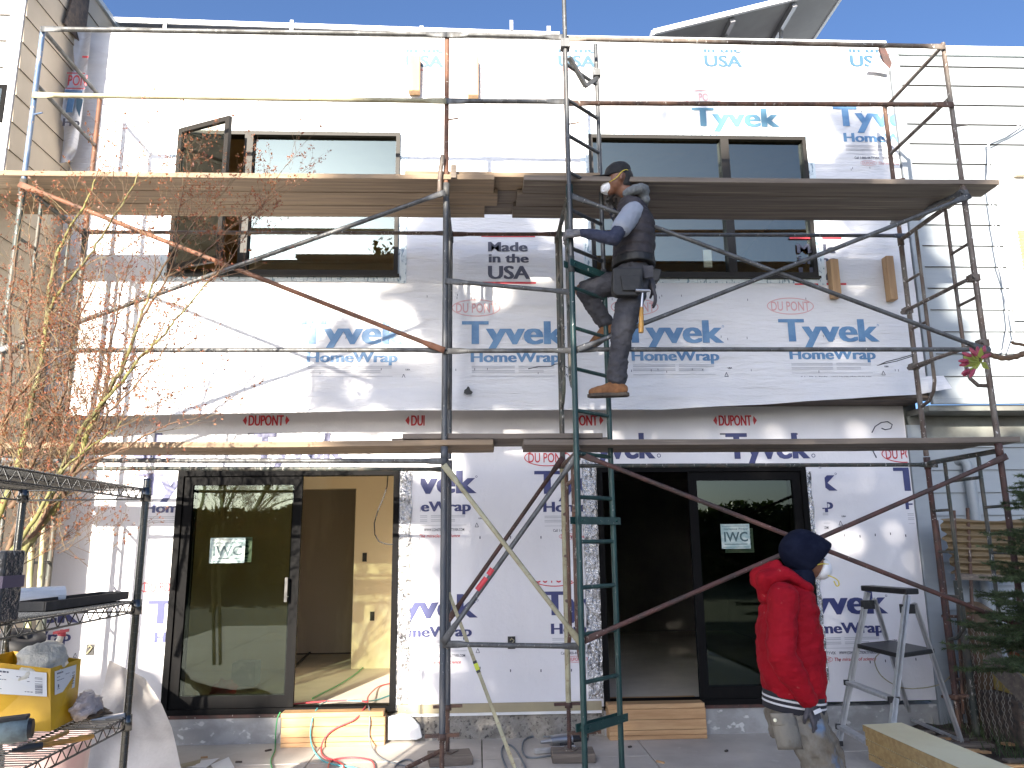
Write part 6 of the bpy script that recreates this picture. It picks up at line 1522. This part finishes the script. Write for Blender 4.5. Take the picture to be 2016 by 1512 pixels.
# cap with brim
mb = MB(); loft(mb, [(headc + Vector((.014, 0, .022)), (.102, 0, 0), (0, .090, 0)), (headc + Vector((.014, 0, .055)), (.104, 0, .006), (0, .091, 0)), (headc + Vector((.018, 0, .100)), (.096, 0, .006), (0, .086, 0)), (headc + Vector((.022, 0, .130)), (.070, 0, .004), (0, .064, 0)), (headc + Vector((.024, 0, .140)), (.025, 0, 0), (0, .025, 0))])
cp = fuse(mb, 'cap', M['cap'], cl, .007, 3)
mb = MB(); hb = headc + Vector((-.060, .0, .034))
def brim(u, v):
    a = (u - .5) * pi * .92; r = .052 + .088 * v; wy = .080
    return Vector((hb.x + .01 - cos(a) * (.015 + .135 * v), hb.y + sin(a) * wy * (1 - .10 * v) + .012, hb.z - .002 - .004 * v - .012 * abs(sin(a)) ** 2))
mb.grid(brim, 16, 6); o = mb.build('cap_brim', M['cap'], cp); so = o.modifiers.new('t', 'SOLIDIFY'); so.thickness = .007; so.offset = 0
# dust mask and straps
mb = MB(); mc = headc + Vector((-.082, .012, -.052))
loft(mb, [(mc + Vector((.030, 0, .004)), (0, 0, .058), (0, .056, 0)), (mc + Vector((.008, 0, .0)), (0, 0, .054), (0, .052, 0)), (mc + Vector((-.018, 0, -.004)), (0, 0, .042), (0, .040, 0)), (mc + Vector((-.034, 0, -.006)), (0, 0, .022), (0, .022, 0)), (mc + Vector((-.038, 0, -.006)), (0, 0, .006), (0, .006, 0))])
mk = fuse(mb, 'dust_mask', M['mask'], cl, .006, 4)
mb = MB(); mb.tube(smooth_path([mc + Vector((.02, -.052, .020)), headc + Vector((-.015, -.090, -.02)), headc + Vector((.03, -.095, .03)), headc + Vector((.075, -.075, .052)), headc + Vector((.112, 0, .045)), headc + Vector((.075, .075, .052)), headc + Vector((-.015, .092, -.02)), mc + Vector((.02, .052, .02))]), .0032, 6); mb.build('mask_strap', M['strap'], mk)
mb = MB(); mb.obox(mc + Vector((-.020, -.012, -.034)), (.014, 0, 0), (0, .014, 0), (0, 0, .010)); mb.build('valve', M['mask'], mk, bevel=.003)
# sweatshirt hood bunched behind the neck
mb = MB()
for k in range(9):
    a = -pi * .80 + k * pi * 1.6 / 8; p = neck + Vector((.035 + cos(a) * .078, sin(a) * .105, .008 + .022 * cos(a))); a2 = a + pi * 1.6 / 8; q = neck + Vector((.035 + cos(a2) * .078, sin(a2) * .105, .008 + .022 * cos(a2)))
    if k < 8: capsule(mb, p, .040, q, .040, 10)
capsule(mb, neck + Vector((.085, -.05, .0)), .048, neck + Vector((.085, .05, .0)), .048); capsule(mb, neck + Vector((.105, -.04, -.045)), .040, neck + Vector((.105, .04, -.045)), .040)
fuse(mb, 'hood_collar', M['grey_knit'], cl, .009, 5, .007, .035)
# tee sleeves over navy sleeves
for sh, el, wr, ins in ((shN, elN, wrN, 1), (shF, elF, wrF, -1)):
    mb = MB(); m1 = lerp(sh, el, .60); capsule(mb, sh + Vector((.01, .04 * ins, .01)), .078, m1, .074)
    fuse(mb, 'tee_sleeve', M['tee'], cl, .009, 5, .007, .05, cut=[(lerp(sh, el, .86), (el - sh))])
    mb = MB(); capsule(mb, lerp(sh, el, .4), .055, el, .051); capsule(mb, el, .051, lerp(el, wr, .45), .045); capsule(mb, lerp(el, wr, .45), .045, wr, .033)
    fuse(mb, 'sleeve', M['navy_knit'], cl, .0085, 4, .007, .035)
# vest: quilted baffles
mb = MB()
top_v, bot_v = neck + Vector((.012, 0, -.05)), P(1246, 518, -1.52)
secs = []
for k in range(25):
    t = k / 24; c = top_v.lerp(bot_v, t); puff = .010 * abs(sin(t * pi * 6)) ** .6
    ax = (.085 + .062 * min(1, t * 3) - .008 * max(0, t - .7)) + puff; by = (.115 + .070 * min(1, t * 3.2) - .030 * max(0, t - .5)) + puff
    secs.append((c + Vector((.014 * sin(t * pi), 0, 0)), (ax, 0, -.02 * (1 - t)), (0, by, 0)))
loft(mb, secs, 32); fuse(mb, 'vest', M['vest'], cl, .009, 2, .006, .05, stretch=(1, 1, 1.6))
# trousers
mb = MB(); pel = (hipL + hipR) / 2
loft(mb, [(pel + Vector((0, 0, .10)), (.135, 0, 0), (0, .165, 0)), (pel + Vector((.0, 0, .02)), (.140, 0, 0), (0, .175, 0)), (pel + Vector((.008, 0, -.06)), (.125, 0, 0), (0, .165, 0))])
capsule(mb, hipL + Vector((0, 0, -.02)), .104, lerp(hipL, kneeN, .5), .096); capsule(mb, lerp(hipL, kneeN, .5), .096, kneeN, .080); capsule(mb, kneeN, .078, lerp(kneeN, ankN, .6), .068); capsule(mb, lerp(kneeN, ankN, .6), .070, ankN + Vector((.004, 0, -.008)), .073)
capsule(mb, hipR + Vector((-.02, 0, -.02)), .100, lerp(hipR, kneeF, .5), .092); capsule(mb, lerp(hipR, kneeF, .5), .092, kneeF + Vector((.03, 0, .0)), .078); capsule(mb, kneeF + Vector((.03, 0, 0)), .076, lerp(kneeF, ankF, .6), .066); capsule(mb, lerp(kneeF, ankF, .6), .066, ankF, .062)
fuse(mb, 'trousers', M['trouser'], cl, .010, 4, .014, .055, stretch=(1, 1, 1.7))
# boots
boot(cl, ankN + Vector((.002, 0, -.02)), (-1, .05, -.02), (0, 0, 1))
boot(cl, ankF + Vector((-.002, .0, .01)), (-.80, .1, -.55), (-.5, 0, .85))
# tool belt and pouch
mb = MB(); bz = P(1247, 520, -1.52)
loft(mb, [(bz + Vector((0, 0, .035)), (.158, 0, 0), (0, .185, 0)), (bz + Vector((0, 0, -.03)), (.162, 0, 0), (0, .190, 0))]); blt = fuse(mb, 'tool_belt', M['leather'], cl, .009, 2)
a, b = P(1206, 528, -1.76), P(1264, 580, -1.76)
mb = MB(); mb.prism([P(x, y, -1.785) for x, y in ((1207, 527), (1266, 527), (1264, 574), (1256, 582), (1214, 582), (1206, 574))][::-1], (0, .07, 0)); mb.build('tool_pouch', M['leather'], blt, bevel=.010)
mb = MB(); mb.prism([P(x, y, -1.80) for x, y in ((1222, 542), (1262, 542), (1260, 572), (1226, 572))][::-1], (0, .014, 0)); mb.build('pouch_pocket', M['leather'], blt, bevel=.006)
mb = MB(); mb.prism([P(x, y, -1.55) for x, y in ((1282, 526), (1303, 530), (1298, 552), (1280, 556))][::-1], (0, .09, 0)); mb.build('hip_pouch', M['leather'], blt, bevel=.008)
mb = MB(); mb.prism([P(x, y, -1.735) for x, y in ((1266, 522), (1287, 522), (1287, 546), (1268, 548))][::-1], (0, .03, 0)); mb.build('belt_pad', M['trouser'], blt, bevel=.008)
# hands
dH = Vector((-.93, .22, .02)); hand(cl, wrN + dH * .02, dH, (.1, -.85, .45), M['glove'], 1.05, side=-1, size=1.03)
hand(cl, wrF, Vector((-.35, -.25, .7)), (-.5, .8, .2), M['glove'], 1.1, side=1, size=1.0)
# hammer hanging from the belt, spare glove clipped behind the hip
hm = thing('hammer', tuple(P(1264, 600, -1.80)), 'wooden handled hammer hanging from the tool belt of the climbing worker', 'hammer')
a, b, c = P(1265, 577, -1.79), P(1263, 605, -1.79), P(1262, 655, -1.79)
mb = MB(); mb.tube([a, b], [.008, .011], 8); mb.build('shank', M['steel'], hm)
mb = MB(); mb.tube([b, lerp(b, c, .4), lerp(b, c, .8), c], [.012, .0165, .0185, .017], 10); mb.build('handle', M['grip'], hm)
mb = MB(); mb.tube([a + Vector((-.05, -.01, .015)), a + Vector((.05, -.01, .015))], [.014, .009], 10); mb.build('head', M['steel'], hm)
g = hand(None, P(1283, 560, -1.62), Vector((.25, 0, -1)), (.9, -.3, .1), M['glove_dark'], .28, name='spare_glove', side=1, size=1.02, spread=.017)
tag(g, 'dark spare work glove hanging behind the hip of the climbing worker', 'glove')

# ---- man in the red jacket
YR_ = -2.5
rd_ = thing('person', (1.72, YR_, 0), 'man in red jacket, navy hood, dust mask and stained grey trousers standing on the patio', 'person')
R_ = lambda px, py, dy=0: P(px, py, YR_ + dy)
head = R_(1588, 1098); neckR = R_(1567, 1148); shNr, shFr = R_(1538, 1172, -.19), R_(1560, 1168, .20)
elNr, wrNr = R_(1540, 1292, -.25), R_(1590, 1376, -.20); elFr, wrFr = R_(1560, 1290, .24), R_(1600, 1370, .22)
hipc = R_(1567, 1402); hN, hF = hipc + Vector((.0, -.10, -.02)), hipc + Vector((.02, .10, -.02))
kN, aN = Vector((hN.x + .06, hN.y - .02, .46)), Vector((hN.x + .02, hN.y - .03, .10)); kF, aF = Vector((hF.x + .16, hF.y + .02, .46)), Vector((hF.x + .22, hF.y + .03, .10))
mb = MB()
capsule(mb, head + Vector((-.012, 0, .02)), .085, head + Vector((.02, 0, -.03)), .075); capsule(mb, head + Vector((.045, 0, -.055)), .048, head + Vector((.05, 0, -.075)), .040); capsule(mb, head + Vector((-.02, 0, -.06)), .055, neckR, .058)
capsule(mb, head + Vector((.088, 0, -.025)), .012, head + Vector((.106, 0, -.052)), .015, 8)
tc_ = R_(1550, 1230); loft(mb, [(neckR, (.05, 0, 0), (0, .06, 0)), (tc_ + Vector((0, 0, .12)), (.10, 0, 0), (0, .17, 0)), (tc_, (.11, 0, 0), (0, .17, 0)), (R_(1562, 1340), (.10, 0, 0), (0, .15, 0)), (hipc, (.10, 0, 0), (0, .15, 0))])
for a, b, c in ((shNr, elNr, wrNr), (shFr, elFr, wrFr)): capsule(mb, a, .05, b, .04); capsule(mb, b, .04, c, .028)
for a, b, c in ((hN, kN, aN), (hF, kF, aF)): capsule(mb, a, .08, b, .055); capsule(mb, b, .055, c, .038)
fuse(mb, 'body', M['skin'], rd_, .0085, 4)
for sg in (-1, 1):
    mb = MB(); e = head + Vector((.080, .032 * sg, -.012)); capsule(mb, e, .010, e + Vector((0, .006 * sg, 0)), .009, 10); fuse(mb, 'eye', M['hair'], rd_, .003, 2)
# hood: an open shell round the head, its mouth turned to the right and down
hd_secs = []
fdir = Vector((.69, 0, -.72)); upd = Vector((.72, 0, .69))
mb = MB(); hc = head + Vector((-.004, 0, .012))
prof = [(-.150, .030, .030, .0), (-.138, .075, .070, .0), (-.100, .112, .100, .0), (-.045, .130, .112, .004), (.0, .136, .113, .010), (.03, .136, .108, .016), (.055, .136, .096, .022)]
vs = []; fs = []; n = 28
ring = [(hc + fdir * t + upd * dz, upd * a, Vector((0, b, 0))) for t, a, b, dz in prof]
inner = [(hc + fdir * t + upd * dz, upd * (a - .010), Vector((0, b - .010, 0))) for t, a, b, dz in reversed(prof[1:])]
secs = ring + inner
for c, A, B in secs:
    for k in range(n):
        t = 2 * pi * k / n; w = 1 + .03 * mnoise.noise(Vector((c.x * 9, cos(t) * 2, sin(t) * 2))); vs.append(c + A * cos(t) * w + B * sin(t) * w)
for i in range(len(secs) - 1):
    for k in range(n): fs.append((i * n + k, i * n + (k + 1) % n, (i + 1) * n + (k + 1) % n, (i + 1) * n + k))
fs.append(tuple(reversed(range(n))))
mb.add(vs, fs, 0, True); hood = mb.build('hood', M['hood_navy'], rd_, recalc=True); sb = hood.modifiers.new('s', 'SUBSURF'); sb.levels = sb.render_levels = 1
mb = MB(); loft(mb, [(hc + Vector((-.055, 0, -.075)), (.078, 0, .0), (0, .092, 0)), (hc + Vector((-.045, 0, -.125)), (.082, 0, .0), (0, .098, 0)), (neckR + Vector((-.01, 0, -.04)), (.088, 0, .02), (0, .10, 0))]); fuse(mb, 'hood_neck', M['hood_navy'], rd_, .009, 4, .006, .04)
# mask
mb = MB(); mc = head + Vector((.078, 0, -.062)); f2 = Vector((.93, 0, -.36)); u2 = Vector((.36, 0, .93))
mc = mc + Vector((.010, -.004, -.004)); loft(mb, [(mc - f2 * .03, u2 * .066, (0, .068, 0)), (mc - f2 * .005, u2 * .062, (0, .064, 0)), (mc + f2 * .022, u2 * .050, (0, .048, 0)), (mc + f2 * .040, u2 * .028, (0, .028, 0)), (mc + f2 * .046, u2 * .008, (0, .008, 0))])
mk = fuse(mb, 'dust_mask', M['mask'], rd_, .006, 4)
mb = MB(); q_ = mc + Vector((.0, -.052, -.03)); mb.tube(smooth_path([q_, q_ + Vector((.03, -.006, -.012)), q_ + Vector((.052, -.006, -.030)), q_ + Vector((.054, -.006, -.052)), q_ + Vector((.040, -.006, -.056)), q_ + Vector((.028, -.006, -.030))]), .0034, 6)
mb.tube(smooth_path([mc + Vector((.012, -.048, .03)), mc + Vector((-.03, -.072, .034)), mc + Vector((-.07, -.085, .03))]), .003, 6); mb.build('mask_strap', M['strap'], mk)
# jacket
mb = MB(); hem = R_(1562, 1372)
secs = []
for (px, py, ax, by) in ((1564, 1146, .080, .10), (1560, 1165, .110, .160), (1555, 1195, .148, .19), (1553, 1240, .170, .195), (1556, 1290, .176, .195), (1560, 1330, .172, .19), (1563, 1362, .160, .185), (1564, 1376, .152, .178)): secs.append((R_(px, py), (ax, 0, -.02), (0, by, 0)))
loft(mb, secs, 30)
for a, b, c in ((shNr, elNr, wrNr), (shFr, elFr, wrFr)):
    capsule(mb, a + Vector((.01, 0, -.01)), .084, lerp(a, b, .5), .080); capsule(mb, lerp(a, b, .5), .080, b, .077); capsule(mb, b, .077, lerp(b, c, .5), .070); capsule(mb, lerp(b, c, .5), .070, lerp(b, c, .97), .056)
jk = fuse(mb, 'jacket', M['jacket_red'], rd_, .009, 4, .014, .085, stretch=(.8, .8, 1.9))
# the jacket's own hood thrown back
mb = MB(); hb_ = R_(1525, 1140)
capsule(mb, R_(1510, 1150, -.08), .060, R_(1510, 1150, .08), .060); capsule(mb, R_(1494, 1142, -.05), .046, R_(1494, 1142, .05), .046); capsule(mb, R_(1510, 1170, -.06), .055, R_(1510, 1170, .06), .055)
for sg in (-1, 1):
    capsule(mb, R_(1505, 1140, .11 * sg), .046, R_(1545, 1128, .125 * sg), .040); capsule(mb, R_(1545, 1128, .125 * sg), .036, R_(1590, 1156, .10 * sg), .030); capsule(mb, R_(1488, 1132, .05 * sg), .034, R_(1530, 1112, .095 * sg), .030)
capsule(mb, R_(1590, 1158, -.08), .030, R_(1592, 1160, .08), .030)
fuse(mb, 'jacket_hood', M['jacket_red'], jk, .010, 4, .012, .06)
# ribbed hem with two stripes
def band(py0, py1, k, m, nm, par, tilt=-.018):
    mb = MB(); c0, c1 = R_(1563, py0), R_(1563, py1); n = 40; vs = []
    for c in (c0, c1):
        for i in range(n):
            t = 2 * pi * i / n; vs.append(c + Vector((.160 * k * cos(t), .184 * k * sin(t), tilt * cos(t))))
    mb.add(vs, [(i, (i + 1) % n, n + (i + 1) % n, n + i) for i in range(n)], 0, True); return mb.build(nm, m, par)
rb = band(1362, 1397, 1.0, M['rib'], 'hem_rib', jk)
band(1371, 1375, 1.012, M['rib_white'], 'rib_stripe', rb); band(1381, 1385, 1.012, M['rib_white'], 'rib_stripe', rb)
mb = MB(); mb.tube(smooth_path([R_(1598, 1160, -.0), R_(1606, 1200, -.01), R_(1613, 1260, -.01), R_(1616, 1330, -.01), R_(1615, 1390, -.01)]), .006, 6); mb.build('zip', M['rib'], jk)
# trousers
mb = MB()
loft(mb, [(hipc + Vector((0, 0, .05)), (.150, 0, 0), (0, .175, 0)), (hipc + Vector((0, 0, -.04)), (.155, 0, 0), (0, .180, 0)), (hipc + Vector((.0, 0, -.12)), (.14, 0, 0), (0, .17, 0))])
for a, b, c in ((hN, kN, aN), (hF, kF, aF)):
    capsule(mb, a + Vector((0, 0, -.03)), .118, lerp(a, b, .5), .112); capsule(mb, lerp(a, b, .5), .112, b, .100); capsule(mb, b, .100, c, .085)
tz = fuse(mb, 'trousers', M['stained'], rd_, .011, 3, .020, .075, stretch=(1, 1, 1.5))
mb = MB()
ca, cb_ = R_(1527, 1418, -.275), R_(1563, 1416, -.285)
mb.grid(lambda u, v: R_(1516 + 44 * u + 7 * v, 1404 + 24 * v, -.262 - .030 * sin(pi * min(1, u * 1.1)) ), 8, 5); o = mb.build('pocket_flap', M['stained'], tz); so = o.modifiers.new('t', 'SOLIDIFY'); so.thickness = .006
mb = MB(); mb.grid(lambda u, v: R_(1520 + 44 * u + 14 * v, 1412 + 62 * v, -.238 - .040 * sin(pi * min(1, u * 1.05)) - .012 * sin(pi * v)), 10, 8); o = mb.build('cargo_pocket', M['stained'], tz); so = o.modifiers.new('t', 'SOLIDIFY'); so.thickness = .012
mb = MB(); mb.lathe(R_(1526, 1418, -.292), [(0, .006), (.008, .005), (.0095, 0), (0, 0)], axis=(-.3, -1, 0), n=14); mb.build('button', M['badge'], tz)
for a, d in ((aN, (1, -.1, 0)), (aF, (1, .1, 0))): boot(rd_, a + Vector((0, 0, .02)), d, (0, 0, 1))
# hands
gl_ = hand(rd_, wrNr + Vector((.005, -.0, -.02)), Vector((.34, -.02, -.94)), (.55, -.80, .2), M['glove_dark'], .42, side=-1, size=1.02)
mb = MB(); mb.obox(wrNr + Vector((.028, -.044, -.052)), (.020, .004, .006), (.003, -.001, -.009), Vector((.4, -1, .1)) * .0015); mb.build('glove_mark', M['rib_white'], gl_)
hand(rd_, wrFr, Vector((.34, .02, -.94)), (.55, .80, .2), M['glove_dark'], .45, side=1, size=1.02)
